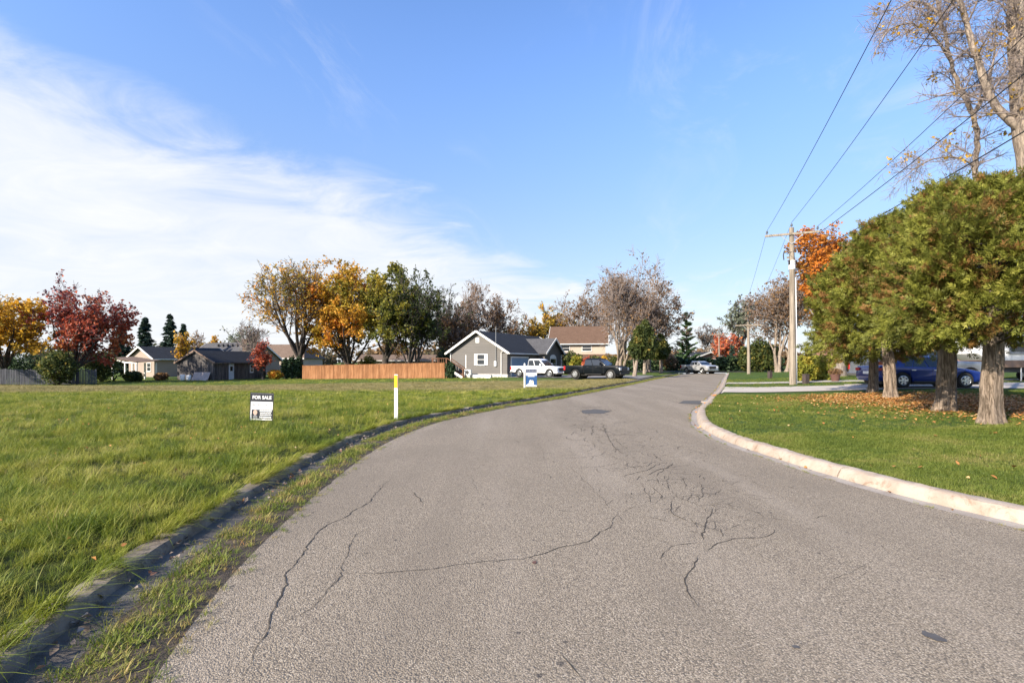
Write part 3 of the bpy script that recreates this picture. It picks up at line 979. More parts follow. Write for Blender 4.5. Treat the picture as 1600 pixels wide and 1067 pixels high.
# ------------------------------------------------------------------ vegetation
def tubes_np(branches):
    """branches: list of (points Nx3, radii N, sides) -> one mesh"""
    Vs, Fs, k0 = [], [], 0
    for pts, rad, n in branches:
        pts = np.asarray(pts, float); rad = np.asarray(rad, float)
        t = np.gradient(pts, axis=0)
        t /= np.linalg.norm(t, axis=1)[:, None] + 1e-9
        ref = np.array([0.31, 0.95, 0.05]) if abs(t[0, 2]) > 0.7 else np.array([0.05, 0.1, 0.99])
        u = np.cross(t, ref); u /= np.linalg.norm(u, axis=1)[:, None] + 1e-9
        v = np.cross(u, t)
        a = np.arange(n) * 2 * math.pi / n
        ring = pts[:, None, :] + rad[:, None, None] * (np.cos(a)[None, :, None] * u[:, None, :] + np.sin(a)[None, :, None] * v[:, None, :])
        Vs.append(ring.reshape(-1, 3))
        m = len(pts)
        i = np.arange(m - 1)[:, None] * n
        j = np.arange(n)[None, :]
        j2 = (j + 1) % n
        Fs.append(np.stack([i + j, i + j2, i + n + j2, i + n + j], -1).reshape(-1, 4) + k0)
        k0 += m * n
    return np.concatenate(Vs), np.concatenate(Fs)


def kites(P, size, rs, up=0.3, elong=1.5, normals=None, hang=0.0):
    """leaf-shaped quads at points P"""
    n = len(P)
    d = rs.normal(0, 1, (n, 3))
    d[:, 2] = d[:, 2] * 0.7 - hang
    d /= np.linalg.norm(d, axis=1)[:, None]
    q = rs.normal(0, 1, (n, 3)); q[:, 2] += up
    if normals is not None:
        q = q * 0.7 + normals
    s = np.cross(d, q); s /= np.linalg.norm(s, axis=1)[:, None] + 1e-9
    nn = np.cross(s, d)
    sz = (size * rs.uniform(0.65, 1.35, n))[:, None]
    ln = sz * elong * 0.5
    V = np.stack([P - d * ln, P + s * sz * 0.5 + nn * sz * 0.10, P + d * ln, P - s * sz * 0.5 + nn * sz * 0.10], 1).reshape(-1, 3)
    F = np.arange(4 * n).reshape(n, 4)
    return V, F


def clump_hue(P, rs, freq=0.6, amt=0.6):
    f = np.sin(P[:, 0] * freq * 2.1 + 1.3) * np.sin(P[:, 1] * freq * 1.7 + 0.4) * np.sin(P[:, 2] * freq * 1.9 + 2.0)
    f = 0.5 + 0.5 * np.clip(f * 1.8, -1, 1)
    return np.clip(amt * f + (1 - amt) * rs.random(len(P)), 0, 1)


def skeleton(rs, clear=0.22, limbs=6, lean=(0, 0), stems=1, levels=3, droop=0.0, angle=(18, 48), kids=(6, 5, 5), trunk_r=0.03, splay=0.0, curl=0.10):
    """grow a unit-height broadleaf skeleton; returns list of (pts, radii, level)"""
    outb = []

    def norm(v):
        return v / (np.linalg.norm(v) + 1e-9)

    def grow(p, d, length, r0, r1, level, nseg):
        pts, rad = [p.copy()], [r0]
        for i in range(nseg):
            d = norm(d + rs.normal(0, curl, 3) + np.array([0, 0, (0.10 if level < 3 else 0.04) - droop * (level > 1)]))
            p = p + d * length / nseg
            pts.append(p.copy())
            rad.append(r0 + (r1 - r0) * (i + 1) / nseg)
        outb.append((np.array(pts), np.array(rad), level))
        return np.array(pts), np.array(rad), d

    def side(d, ang):
        q = rs.normal(0, 1, 3)
        q = norm(q - d * q.dot(d))
        return norm(d * math.cos(ang) + q * math.sin(ang))

    def children(pts, rad, level, length):
        if level > levels:
            return
        nk = kids[min(level - 1, len(kids) - 1)]
        m = len(pts) - 1
        for c in range(nk):
            t = rs.uniform(0.28, 1.0) if level > 1 else rs.uniform(0.3, 1.0)
            i = min(int(t * m), m - 1)
            f = t * m - i
            p = pts[i] * (1 - f) + pts[i + 1] * f
            r = rad[i] * (1 - f) + rad[i + 1] * f
            d = norm(pts[i + 1] - pts[i])
            ln = length * rs.uniform(0.42, 0.72) * (1.15 - 0.45 * t)
            r0 = max(r * 0.62, 0.0012)
            cp, cr_, dd = grow(p, side(d, R(rs.uniform(28, 62))), ln, r0, max(r0 * 0.3, 0.0009), level + 1, 5 if level < 2 else 3)
            children(cp, cr_, level + 1, ln)

    for s_ in range(stems):
        b = np.array([0.0, 0.0, 0.0])
        d0 = norm(np.array([lean[0], lean[1], 1.0]))
        if stems > 1:
            a = 2 * math.pi * (s_ + rs.uniform(-0.3, 0.3)) / stems
            b = np.array([math.cos(a), math.sin(a), 0]) * trunk_r * 1.7
            d0 = norm(d0 + np.array([math.cos(a), math.sin(a), 0]) * (splay + rs.uniform(0.02, 0.12)))
        tr = trunk_r / math.sqrt(stems)
        tp, trd, d = grow(b, d0, clear, tr * 1.12, tr * 0.9, 0, 5)
        tp0 = tp[-1]
        # leader and limbs
        nl = max(2, int(round(limbs / stems)))
        for l_ in range(nl + 1):
            if l_ == 0:
                dd, ln, r0 = norm(d + rs.normal(0, 0.08, 3)), (1 - clear) * rs.uniform(0.8, 0.95), tr * 0.72
                p = tp0
            else:
                dd = side(norm(d + np.array([0, 0, 0.5])), R(rs.uniform(*angle)))
                ln, r0 = (1 - clear) * rs.uniform(0.55, 0.88), tr * rs.uniform(0.4, 0.6)
                p = tp0 - d * clear * rs.uniform(0.0, 0.28)
            lp, lr, _ = grow(p, dd, ln, r0, 0.0022, 1, 8)
            children(lp, lr, 1, ln)
    return outb


SIDES = {0: 8, 1: 6, 2: 4, 3: 3, 4: 3}


def fit(br, height, rx, ry=None, floor=None):
    """scale a skeleton so its crown has the wanted height and half-widths"""
    ry = ry or rx
    allp = np.concatenate([b[0] for b in br])
    z1 = np.percentile(allp[:, 2], 99.7)
    x0, x1 = np.percentile(allp[:, 0], [1, 99]); y0, y1 = np.percentile(allp[:, 1], [1, 99])
    s = np.array([2 * rx / (x1 - x0), 2 * ry / (y1 - y0), height / z1])
    return [(p * s, r * height, l) for p, r, l in br]


def broadleaf(name, label, p, height, rx, bark, twig, leaf, n_leaf, size, seed, ry=None, zmin=0.0, sparse_top=None, leaf2=None, hue_amt=0.6,
              lowfill=0, leaf_bias=0.0, cat='tree', group=None, hue_fn=None, minr=0.012, **sk):
    rs = np.random.default_rng(seed)
    br = fit(skeleton(rs, **sk), height, rx, ry)
    root = thing(name, label, cat, p, 0, group)
    big = [(a, np.maximum(r, 0.02), SIDES[l]) for a, r, l in br if l <= 1]
    small = [(a, np.maximum(r, minr), SIDES[l]) for a, r, l in br if l > 1]
    # root flare
    out_ = []
    for a, r, n in big:
        if n == 8:
            r = r.copy(); r[0] *= 1.45
        out_.append((a, r, n))
    V, F = tubes_np(out_)
    V[:, 2] = np.where(V[:, 2] < 0.06, V[:, 2] - 0.12, V[:, 2])
    link('trunk', np_mesh('trunk', V, F, smooth=True), bark, root)
    if small:
        V, F = tubes_np(small)
        link('branches', np_mesh('branches', V, F), twig, root)['kind'] = 'stuff'
    if n_leaf:
        tw = [a for a, r, l in br if l >= 2]
        wts = np.array([len(a) for a in tw], float)
        pick = rs.choice(len(tw), n_leaf, p=wts / wts.sum())
        tt = rs.random(n_leaf)
        P = np.empty((n_leaf, 3))
        for i, k in enumerate(pick):
            a = tw[k]; q = tt[i] * (len(a) - 1); j = min(int(q), len(a) - 2); f = q - j
            P[i] = a[j] * (1 - f) + a[j + 1] * f
        P += rs.normal(0, 0.16 * max(1, size / 0.25), (n_leaf, 3))
        P = P[P[:, 2] > zmin]
        if sparse_top is not None:
            keep = rs.random(len(P)) > S((P[:, 2] / height - sparse_top) / (1 - sparse_top)) * 0.93
            top = P[~keep]
            P = P[keep]
        V, F = kites(P, size, rs)
        hue = clump_hue(P, rs, 3.5 / height * 1.2, hue_amt) if hue_fn is None else hue_fn(P, rs)
        link('crown', np_mesh('crown', V, F, np.repeat(hue, 4)), leaf, root)
        if leaf2 is not None and sparse_top is not None and len(top):
            top = top[rs.random(len(top)) < 0.28]
            V, F = kites(top, size * 0.95, rs)
            link('upper_leaves', np_mesh('upper_leaves', V, F, np.repeat(rs.random(len(top)), 4)), leaf2, root)
    return root


def conifer(name, label, p, height, rx, leaf, bark, seed, whorls=16, per=9, clear=0.08, droop=0.25, open_=False, size=0.16, group=None, cat='tree'):
    rs = np.random.default_rng(seed)
    root = thing(name, label, cat, p, 0, group)
    link('trunk', np_mesh('trunk', *tubes_np([(np.array([[0, 0, -0.1], [0.03, 0, height * 0.5], [0, 0.02, height * 0.98]]), np.array([0.022, 0.013, 0.003]) * height, 7)]), smooth=True), bark, root)
    pts, dirs, br = [], [], []
    for w_ in range(whorls):
        f = clear + (1 - clear) * (w_ + rs.uniform(-0.5, 0.5)) / whorls
        f = min(max(f, clear), 0.985)
        rad = rx * (1 - f) ** 0.85 * rs.uniform(0.82, 1.15) + 0.12
        for b in range(per):
            if open_ and rs.random() < 0.25:
                continue
            a = rs.uniform(0, 2 * math.pi)
            r = rad * rs.uniform(0.72, 1.1)
            tq = np.linspace(0, 1, 5)[:, None]
            d = np.array([math.cos(a), math.sin(a), 0])
            z0 = (f + rs.uniform(-0.6, 0.6) / whorls) * height
            line = np.array([0, 0, z0]) + d * tq * r + np.array([0, 0, 1]) * ((0.16 if open_ else 0.02) * tq - droop * tq ** 2 * (0.4 if open_ else 1.0) + (0.22 * tq ** 3)) * r
            br.append((line, np.linspace(0.018, 0.006, 5) * height * 0.12, 3))
            n = int(14 + 26 * r)
            t = rs.random(n) ** 0.7
            base = np.stack([np.interp(t, tq[:, 0], line[:, k]) for k in range(3)], 1)
            sidev = np.array([-d[1], d[0], 0])
            base += sidev * (rs.normal(0, 0.13, n) * r * (1 - 0.6 * t))[:, None] + rs.normal(0, 0.04, (n, 3))
            pts.append(base)
            dd = d * 0.9 + sidev * rs.normal(0, 0.7, n)[:, None] + np.array([0, 0, -0.35 if not open_ else 0.25])
            dirs.append(dd + rs.normal(0, 0.2, (n, 3)))
    P, Dv = np.concatenate(pts), np.concatenate(dirs)
    Dv /= np.linalg.norm(Dv, axis=1)[:, None]
    n = len(P)
    q = rs.normal(0, 0.6, (n, 3)) + np.array([0, 0, 1])
    s = np.cross(Dv, q); s /= np.linalg.norm(s, axis=1)[:, None] + 1e-9
    sz = (size * rs.uniform(0.7, 1.4, n))[:, None]
    V = np.stack([P - Dv * sz, P + s * sz * 0.45, P + Dv * sz * 1.1, P - s * sz * 0.45], 1).reshape(-1, 3)
    link('branches', np_mesh('branches', *tubes_np(br)), bark, root)['kind'] = 'stuff'
    link('needles', np_mesh('needles', V, np.arange(4 * n).reshape(n, 4), np.repeat(clump_hue(P, rs, 1.2, 0.4), 4)), leaf, root)
    return root


def bush(name, label, p, rx, ry, h, leaf, n, size, seed, z0=0.0, boxy=2.0, cat='shrub', group=None, rz=0.0, stems=True, bark='twig_dark', hue_amt=0.55):
    """leafy mass: stems inside, leaves through an uneven volume"""
    rs = np.random.default_rng(seed)
    root = thing(name, label, cat, p, rz, group)
    u = rs.normal(0, 1, (n, 3))
    ex = boxy
    u /= (np.abs(u) ** ex).sum(1)[:, None] ** (1 / ex)
    rr = rs.random(n) ** 0.45
    lump = 1 + 0.16 * np.sin(u[:, 0] * 5 + seed) * np.sin(u[:, 2] * 6 + seed * 2) + 0.1 * np.sin(u[:, 1] * 9 + seed)
    P = u * (rr * lump)[:, None] * np.array([rx, ry, h / 2])
    P[:, 2] += z0 + h / 2
    P = P[P[:, 2] > max(0.02, z0)]
    nr_ = P - np.array([0, 0, z0 + h / 2]); nr_ /= np.linalg.norm(nr_, axis=1)[:, None] + 1e-9
    V, F = kites(P, size, rs, normals=nr_ * 0.6)
    if stems:
        br = []
        for k in range(9):
            a = rs.uniform(0, 6.28)
            e = np.array([math.cos(a) * rx * 0.6, math.sin(a) * ry * 0.6, z0 + h * rs.uniform(0.5, 0.85)])
            b = np.array([math.cos(a) * rx * 0.12, math.sin(a) * ry * 0.12, -0.08])
            br.append((np.array([b, (b + e) / 2 + rs.normal(0, 0.05, 3), e]), np.array([0.03, 0.02, 0.008]) * (0.5 + h / 3), 5))
        link('stems', np_mesh('stems', *tubes_np(br)), bark, root)['kind'] = 'stuff'
    link('foliage', np_mesh('foliage', V, F, np.repeat(clump_hue(P, rs, 2.2, hue_amt), 4)), leaf, root)
    return root


# ---- foreground cedars: clear trunks under dense sheared crowns
def cedar(p, height, z0, rx, ry, trunk_r, n_spray, seed, label, lean=(0, 0), shape=0.55, shift=(0, 0), point=1.7, scl=1.0):
    rs = np.random.default_rng(seed)
    root = thing('cedar_tree', label, 'tree', p, 0, 'row of trimmed cedars beside the driveway')
    # trunk with ridged flare
    zz = np.array([-0.15, 0.0, 0.12, 0.35, 0.8, 1.4, z0 + 0.3, height * 0.55, height * 0.9])
    rr = np.array([1.45, 1.32, 1.14, 1.04, 1.0, 0.95, 0.85, 0.5, 0.12]) * trunk_r
    n = 36
    V = []
    ph = rs.random(4) * 6
    for z, r in zip(zz, rr):
        for k in range(n):
            a = 2 * math.pi * k / n
            fl = 1 + (0.15 * math.sin(5 * a + ph[0]) + 0.09 * math.sin(9 * a + ph[1]) + 0.05 * math.sin(17 * a + ph[3] + z)) * (1.0 if z < 0.3 else 0.45) + 0.05 * math.sin(7 * z + 3 * a)
            lz = min(z, 2.4)
            V.append((lean[0] * lz + 0.03 * math.sin(z * 2 + ph[2]) + r * fl * math.cos(a), lean[1] * lz + r * fl * math.sin(a), z))
    m = len(zz)
    F = [(i * n + k, i * n + (k + 1) % n, (i + 1) * n + (k + 1) % n, (i + 1) * n + k) for i in range(m - 1) for k in range(n)]
    MB().add(V, F).build('trunk', 'bark_cedar', root, smooth=True)
    cx_, cy_ = lean[0] * 2.4 + shift[0], lean[1] * 2.4 + shift[1]
    # limbs inside the crown
    br = []
    for k in range(46):
        a = rs.uniform(0, 2 * math.pi); zb = z0 + (height - z0) * rs.uniform(0.0, 0.85)
        f = (zb - z0) / (height - z0)
        ln = 0.8 * (1 - 0.75 * f)
        e = np.array([cx_ + rx * ln * math.cos(a), cy_ + ry * ln * math.sin(a), zb + 0.5 * (1 - f)])
        b = np.array([cx_ * min(1, zb / 2), cy_ * min(1, zb / 2), zb - 0.15])
        br.append((np.array([b, (b + e) / 2 + [0, 0, -0.05], e]), np.array([0.035, 0.02, 0.008]), 4))
    link('branches', np_mesh('branches', *tubes_np(br)), 'bark_dark', root)['kind'] = 'stuff'
    # sprays gathered in boughs through an uneven volume, densest near the surface
    nb = n_spray // 26
    f = rs.random(nb) ** 0.85
    zc = z0 + (height - z0) * f
    prof = np.where(f < 0.10, 0.80 + 2.0 * f, np.where(f < shape, 1.0 - 0.10 * np.abs(f - 0.1), 0.0))
    tail = np.clip((f - shape) / (1.0 - shape), 0, 1)
    prof = np.where(f >= shape, (1.0 - 0.10 * (shape - 0.1)) * (1 - tail ** point), prof)
    a = rs.uniform(0, 2 * math.pi, nb)
    lump = 0.97 + 0.15 * np.sin(a * 3 + zc * 1.7 + seed) + 0.13 * np.sin(a * 6 - zc * 3.3 + seed * 2) + 0.08 * np.sin(a * 11 + zc * 6.0)
    rad = (0.35 + 0.65 * rs.random(nb) ** 0.45) * prof * lump
    Bc = np.stack([cx_ + rx * rad * np.cos(a), cy_ + ry * rad * np.sin(a), zc], 1)
    holes = np.sin(Bc[:, 0] * 3.1 + seed) * np.sin(Bc[:, 1] * 2.7 + 1) * np.sin(Bc[:, 2] * 3.3 + 2)
    kb = holes + rs.normal(0, 0.12, nb) > -0.43
    Bc, a = Bc[kb], a[kb]
    nb = len(Bc)
    bd = np.stack([np.cos(a) * 0.75, np.sin(a) * 0.75, rs.uniform(0.1, 0.9, nb)], 1) + rs.normal(0, 0.25, (nb, 3))
    low = (Bc[:, 2] - z0) / (height - z0) < 0.16
    bd[:, 2] = np.where(low, -np.abs(bd[:, 2]) * 0.8, bd[:, 2])
    bd /= np.linalg.norm(bd, axis=1)[:, None]
    blen = rs.uniform(0.2, 0.48, nb) * np.where(rs.random(nb) < 0.12, 1.7, 1.0)
    bh = np.where(rs.random(nb) < 0.21, rs.random(nb) * 0.22, 0.28 + 0.6 * clump_hue(Bc, rs, 1.1, 0.4))
    per = 26
    t = rs.random((nb, per))
    P = (Bc[:, None, :] + bd[:, None, :] * (t * blen[:, None] - 0.1)[..., None] + rs.normal(0, 0.075, (nb, per, 3)) * (1.15 - 0.8 * t)[..., None]).reshape(-1, 3)
    h0 = np.repeat(bh, per) + rs.normal(0, 0.07, nb * per)
    d = (np.repeat(bd, per, 0) + rs.normal(0, 0.45, (nb * per, 3)))
    n = len(P)
    d /= np.linalg.norm(d, axis=1)[:, None]
    q = rs.normal(0, 1, (n, 3))
    s = np.cross(d, q); s /= np.linalg.norm(s, axis=1)[:, None]
    nrm2 = np.cross(s, d)
    L = rs.uniform(0.07, 0.15, n)[:, None] * scl
    Vs, hue = [], []
    for off, ang, ls in ((0.0, -0.7, 0.6), (0.05, 0.7, 0.6), (0.45, -0.6, 0.5), (0.5, 0.6, 0.5), (0.2, 0.0, 1.0)):
        dd = d * math.cos(ang) + s * math.sin(ang)
        ss = np.cross(nrm2, dd)
        b0 = P + d * L * off
        e = b0 + dd * L * ls * 1.25 + nrm2 * L * rs.normal(0, 0.14, (n, 1))
        mid = b0 + dd * L * ls * 0.6
        wd = L * 0.085
        Vs.append(np.stack([b0, mid + ss * wd, e, mid - ss * wd], 1))
        hue.append(np.clip(h0 + rs.normal(0, 0.05, n), 0, 1))
    V = np.concatenate(Vs).reshape(-1, 3)
    hue = np.repeat(np.concatenate(hue), 4)
    link('crown', np_mesh('crown', V, np.arange(len(V)).reshape(-1, 4), hue), 'cedar_leaf', root)
    return root


c1 = G(1550, 661); c2 = G(1480, 642); c3 = G(1394, 622); c4 = G(1364, 613)
cedar(c1, 5.25, 1.80, 1.65, 1.75, 0.185, 42000, 9, 'nearest trimmed cedar with pale flared trunk at right edge of the lawn', shape=0.52, point=2.4)
cedar(c2, 5.95, 1.75, 1.5, 1.7, 0.21, 36000, 2, 'second trimmed cedar with mossy straight trunk in front of blue car', (-0.02, 0), shape=0.5, point=2.2)
cedar(c3, 6.55, 1.6, 1.6, 1.9, 0.18, 30000, 3, 'third trimmed cedar whose slim trunk leans left beside blue car', (-0.11, 0.0), shape=0.42, point=2.0, scl=1.2)
cedar(c4, 6.4, 1.4, 2.05, 2.0, 0.165, 30000, 4, 'farthest trimmed cedar of the row, behind the leaning trunk', shape=0.36, point=1.9, shift=(-0.45, 0), scl=1.3)


# ---- tall half-bare trees above the cedars, with hand-laid main stems
def bare_giant(name, label, p, stems, bark, seed, n_leaf, twig_len=1.7, twigs=5, left_bias=0.35):
    rs = np.random.default_rng(seed)
    root = thing(name, label, 'tree', p, 0)
    big, small, leafp = [], [], []
    for pts, r0, r1 in stems:
        pts = np.array(pts, float)
        c = catmull(pts, 0.35) if False else None
        d = np.concatenate([[0], np.cumsum(np.linalg.norm(np.diff(pts, axis=0), axis=1))])
        n = max(8, int(d[-1] / 0.30))
        s = np.linspace(0, d[-1], n)
        q = np.stack([np.interp(s, d, pts[:, k]) for k in range(3)], 1)
        for _ in range(3):
            q[1:-1] = (q[:-2] + 2 * q[1:-1] + q[2:]) / 4
        q[1:-1] += rs.normal(0, 0.025, (n - 2, 3))
        rad = np.linspace(r0, r1, n) * (1 + rs.normal(0, 0.04, n))
        if pts[0, 2] < 0.01:
            rad[0] *= 1.5; q[0, 2] -= 0.15
        big.append((q, rad, 14 if r0 > 0.25 else 8))
        if r0 > 0.3:
            lo = 0.45
        else:
            lo = 0.12

        def sprout(q, rad, level, ln, lo):
            m = len(q)
            cnt = int(m * (1.0 if level == 0 else 1.4)) if level < 2 else 4
            for _ in range(cnt):
                i = int(rs.uniform(lo, 1.0) * (m - 2))
                t = q[i + 1] - q[i]; t /= np.linalg.norm(t)
                sd = rs.normal(0, 1, 3) + np.array([-left_bias, -0.1, 0.15]); sd -= t * sd.dot(t); sd /= np.linalg.norm(sd)
                dd = t * 0.6 + sd * 0.8
                l_ = ln * rs.uniform(0.5, 1.2)
                k = 6 if level < 2 else 4
                pp_, x = [q[i]], q[i].copy()
                for j in range(k):
                    dd = dd + rs.normal(0, 0.16, 3) + np.array([0, 0, 0.02 if level == 0 else -0.05])
                    dd /= np.linalg.norm(dd)
                    x = x + dd * l_ / k
                    pp_.append(x.copy())
                pp_ = np.array(pp_)
                rr_ = min(rad[i] * 0.5, 0.032 if level == 0 else 0.010)
                rr_ = max(rr_, 0.005)
                small.append((pp_, np.linspace(rr_, max(0.005, rr_ * 0.25), k + 1), 5 if level == 0 else 3))
                if level < 2:
                    sprout(pp_, np.linspace(rr_, rr_ * 0.3, k + 1), level + 1, ln * 0.5, 0.15)
                else:
                    leafp.append(pp_[-1]); leafp.append(pp_[2])
        sprout(q, rad, 0, twig_len, lo)
    V, F = tubes_np(big)
    link('trunk', np_mesh('trunk', V, F, smooth=True), bark, root)
    V, F = tubes_np(small)
    link('branches', np_mesh('branches', V, F), 'twig', root)['kind'] = 'stuff'
    lp = np.array(leafp)
    ctr = lp[rs.choice(len(lp), max(1, n_leaf // 7))]
    P = np.repeat(ctr, 7, 0) + rs.normal(0, 0.11, (len(ctr) * 7, 3))
    V, F = kites(P, 0.085, rs, hang=0.6)
    link('leaves', np_mesh('leaves', V, F, np.repeat(clump_hue(P, rs, 1.0, 0.3), 4)), 'leaf_yellow', root)
    return root


def rel(base, d0, pts):
    """photo pixels (px,py[,dd]) at depth d0(+dd) -> offsets from base"""
    o = []
    for q in pts:
        d = d0 + (q[2] if len(q) > 2 else 0.0)
        o.append(((q[0] - 800) / 800 * d - base.x, d - base.y, EYE + (565 - q[1]) / 800 * d - base.z))
    return o


b1 = D(1672, 17.5)
bare_giant('maple_tree', 'massive bare trunk with forked pale limbs at the top right edge', b1, [
    ([(0, 0, 0)] + rel(b1, 17.5, [(1640, 400), (1614, 280), (1596, 150), (1590, 60), (1588, -40), (1584, -160), (1590, -330)]), 0.52, 0.12),
    (rel(b1, 17.5, [(1592, 200), (1575, 190, .1), (1548, 160, .2), (1532, 110, .2), (1520, 70, .2), (1505, 20, .4), (1480, -70, .6), (1470, -170, .8)]), 0.135, 0.03),
    (rel(b1, 17.5, [(1588, -20), (1560, -80, -.2), (1520, -150, -.4), (1500, -230, -.6)]), 0.16, 0.03),
    (rel(b1, 17.5, [(1590, 20), (1625, -60, .2), (1660, -150, .4)]), 0.18, 0.04),
], 'bark_pale', 5, 300, 1.9)
b2 = D(1553, 19.0)
bare_giant('ash_tree', 'slender bare tree rising behind the cedars with a few yellow leaves', b2, [
    ([(0, 0, 0)] + rel(b2, 19.0, [(1549, 450), (1534, 350), (1524, 290), (1527, 220), (1522, 170), (1500, 140), (1487, 110), (1482, 70), (1470, 30), (1462, -10), (1450, -90), (1455, -180)]), 0.155, 0.025),
    (rel(b2, 19.0, [(1485, 95), (1455, 50, -.3), (1425, 35, -.6), (1385, 45, -.8), (1365, 90, -1.0)]), 0.05, 0.012),
    (rel(b2, 19.0, [(1468, 25), (1440, -5, .3), (1405, 5, .4), (1390, 30, .5), (1372, 75, .6)]), 0.05, 0.012),
    (rel(b2, 19.0, [(1522, 175), (1545, 140, .3), (1552, 80, .5), (1560, 20, .6)]), 0.06, 0.015),
    (rel(b2, 19.0, [(1524, 260), (1490, 240, -.2), (1450, 250, -.4), (1422, 268, -.5), (1395, 292, -.6)]), 0.035, 0.01),
], 'bark_pale', 6, 560, 1.5)

# ---- background trees (photo column, depth, top row, half width in photo pixels)
def bt(px, d, top, hw, by=None):
    p = D(px, d)
    return p, top_h(top, p), hw / 800 * d


def tree(name, label, px, d, top, hw, bark, twig, leaf, n, size, seed, **k):
    p, h, r = bt(px, d, top, hw)
    return broadleaf(name, label, p, h, r, bark, twig, leaf, n, size, seed, minr=k.pop('minr', 0.00030 * d), **k)


tree('locust_tree', 'golden orange locust tree behind the grey picket fence at the left edge', 2, 54, 460, 62, 'bark_dark', 'twig_dark', 'leaf_yellow', 9500, 0.23, 21, clear=0.2, limbs=7, angle=(30, 65), trunk_r=0.03, zmin=1.2)
tree('maple_tree', 'red maple with thin purple top behind the grey picket fence', 113, 56, 434, 55, 'bark_dark', 'twig', 'leaf_red', 11000, 0.22, 22, clear=0.12, limbs=9, angle=(15, 50), sparse_top=0.42, leaf2='leaf_purple', trunk_r=0.022, zmin=0.9)
p, h, r = bt(90, 52, 546, 25)
bush('shrub', 'green rounded shrub in front of the red maple', p, r, r, h, 'leaf_darkgreen', 3600, 0.17, 23)
for i, (px, top, hw, lab) in enumerate([(190, 499, 17, 'dark spruce nearest the red maple, leftmost of the spruces'), (227, 494, 21, 'wide blue green spruce, second from the red maple'),
                                        (266, 489, 19, 'tallest dark spruce above the beige bungalow roof'), (286, 506, 11, 'narrow dark spruce right of the tallest spruce')]):
    p, h, r = bt(px, 88, top, hw)
    conifer('spruce_tree', lab, p, h, r, 'needle', 'bark_dark', 30 + i, whorls=24, per=9, group='spruces behind the beige bungalow', size=0.3)
tree('birch_tree', 'small bright yellow tree between the beige bungalow and the shed', 286, 70, 519, 11, 'bark_dark', 'twig', 'leaf_yellow', 800, 0.24, 36, clear=0.25, limbs=4, angle=(8, 25), levels=2)
tree('far_tree', 'thin bare tree far behind the shed chimney', 312, 115, 517, 13, 'bark_grey', 'twig', 'leaf_rust', 350, 0.3, 37, clear=0.2, levels=2)
tree('far_tree', 'low rusty orange tree behind the shed ridge', 333, 105, 526, 14, 'bark_dark', 'twig', 'leaf_orange', 1500, 0.34, 38, clear=0.2, levels=2)
tree('far_tree', 'pale grey green tree far behind the shed', 370, 110, 514, 19, 'bark_dark', 'twig', 'leaf_grey', 1800, 0.32, 39, clear=0.2, levels=2)
tree('young_tree', 'small bare young tree before the taupe roofed house', 403, 80, 504, 20, 'bark_grey', 'twig', 'leaf_grey', 160, 0.22, 40, clear=0.3, limbs=5)
tree('sumac_tree', 'small scarlet tree beside the right end of the shed', 411, 69, 529, 12, 'bark_dark', 'twig', 'leaf_red', 1000, 0.22, 41, clear=0.12, limbs=5, angle=(10, 30), levels=2)
for i, (px, top, hw, lab) in enumerate([(446, 560, 6, 'leftmost dark columnar cedar beside the wooden fence'), (456, 556, 6.5, 'middle dark columnar cedar beside the wooden fence'), (466, 558, 5.5, 'columnar cedar nearest the wooden fence end')]):
    p, h, r = bt(px, 72, top, hw)
    bush('columnar_cedar', lab, p, r, r, h, 'hedge_dark', 1500, 0.17, 45 + i, boxy=2.6, cat='tree', group='columnar cedars by the fence')
tree('maple_tree', 'nearly bare grey maple, leftmost of the tall trees behind the wooden fence', 470, 74, 409, 62, 'bark_dark', 'twig_dark', 'leaf_orange', 4600, 0.22, 50, clear=0.17, limbs=9, angle=(12, 46), trunk_r=0.026, lean=(-0.08, 0))
tree('maple_tree', 'golden orange maple behind the wooden fence', 547, 76, 408, 78, 'bark_dark', 'twig_dark', 'leaf_orange', 32000, 0.24, 51, clear=0.13, limbs=10, angle=(14, 60), trunk_r=0.026, zmin=1.4)
tree('maple_tree', 'yellow green maple with dark trunk above the middle of the wooden fence', 603, 73, 412, 56, 'bark_dark', 'twig_dark', 'leaf_olive', 20000, 0.24, 52, hue_fn=lambda P, rs: np.clip(0.12 + 0.8 * clump_hue(P, rs, .35, .55) - 0.03 * P[:, 0], 0, 1), clear=0.2, limbs=8, angle=(12, 45), trunk_r=0.03, zmin=2.4)
tree('ash_tree', 'dark green multi stemmed tree leaning right behind the wooden fence', 640, 72, 424, 50, 'bark_dark', 'twig_dark', 'leaf_darkgreen', 7500, 0.22, 53, clear=0.14, limbs=9, stems=3, angle=(10, 42), trunk_r=0.034, splay=0.16, zmin=3.0, lean=(0.09, 0))
tree('ash_tree', 'sparse blue grey tree right of the dark green tree', 688, 84, 448, 34, 'bark_grey', 'twig_dark', 'leaf_darkgreen', 900, 0.24, 54, clear=0.22, limbs=6, angle=(12, 40), lean=(0.08, 0))
tree('elm_tree', 'bare upright tree left of the grey house gable', 724, 92, 442, 32, 'bark_grey', 'twig', 'leaf_rust', 1500, 0.25, 55, clear=0.25, limbs=7, angle=(8, 35))
tree('oak_tree', 'low bushy russet tree directly behind the grey house gable', 706, 84, 492, 34, 'bark_dark', 'twig', 'leaf_rust', 4200, 0.27, 56, clear=0.15, limbs=7, angle=(20, 55))
tree('elm_tree', 'bare brown tree above the grey house roof', 776, 96, 462, 42, 'bark_grey', 'twig', 'leaf_rust', 3200, 0.26, 57, clear=0.2, limbs=8, angle=(10, 45))
tree('maple_tree', 'small olive tree above the grey house ridge', 808, 100, 500, 16, 'bark_dark', 'twig_dark', 'leaf_olive', 1600, 0.28, 58, clear=0.2, levels=2)
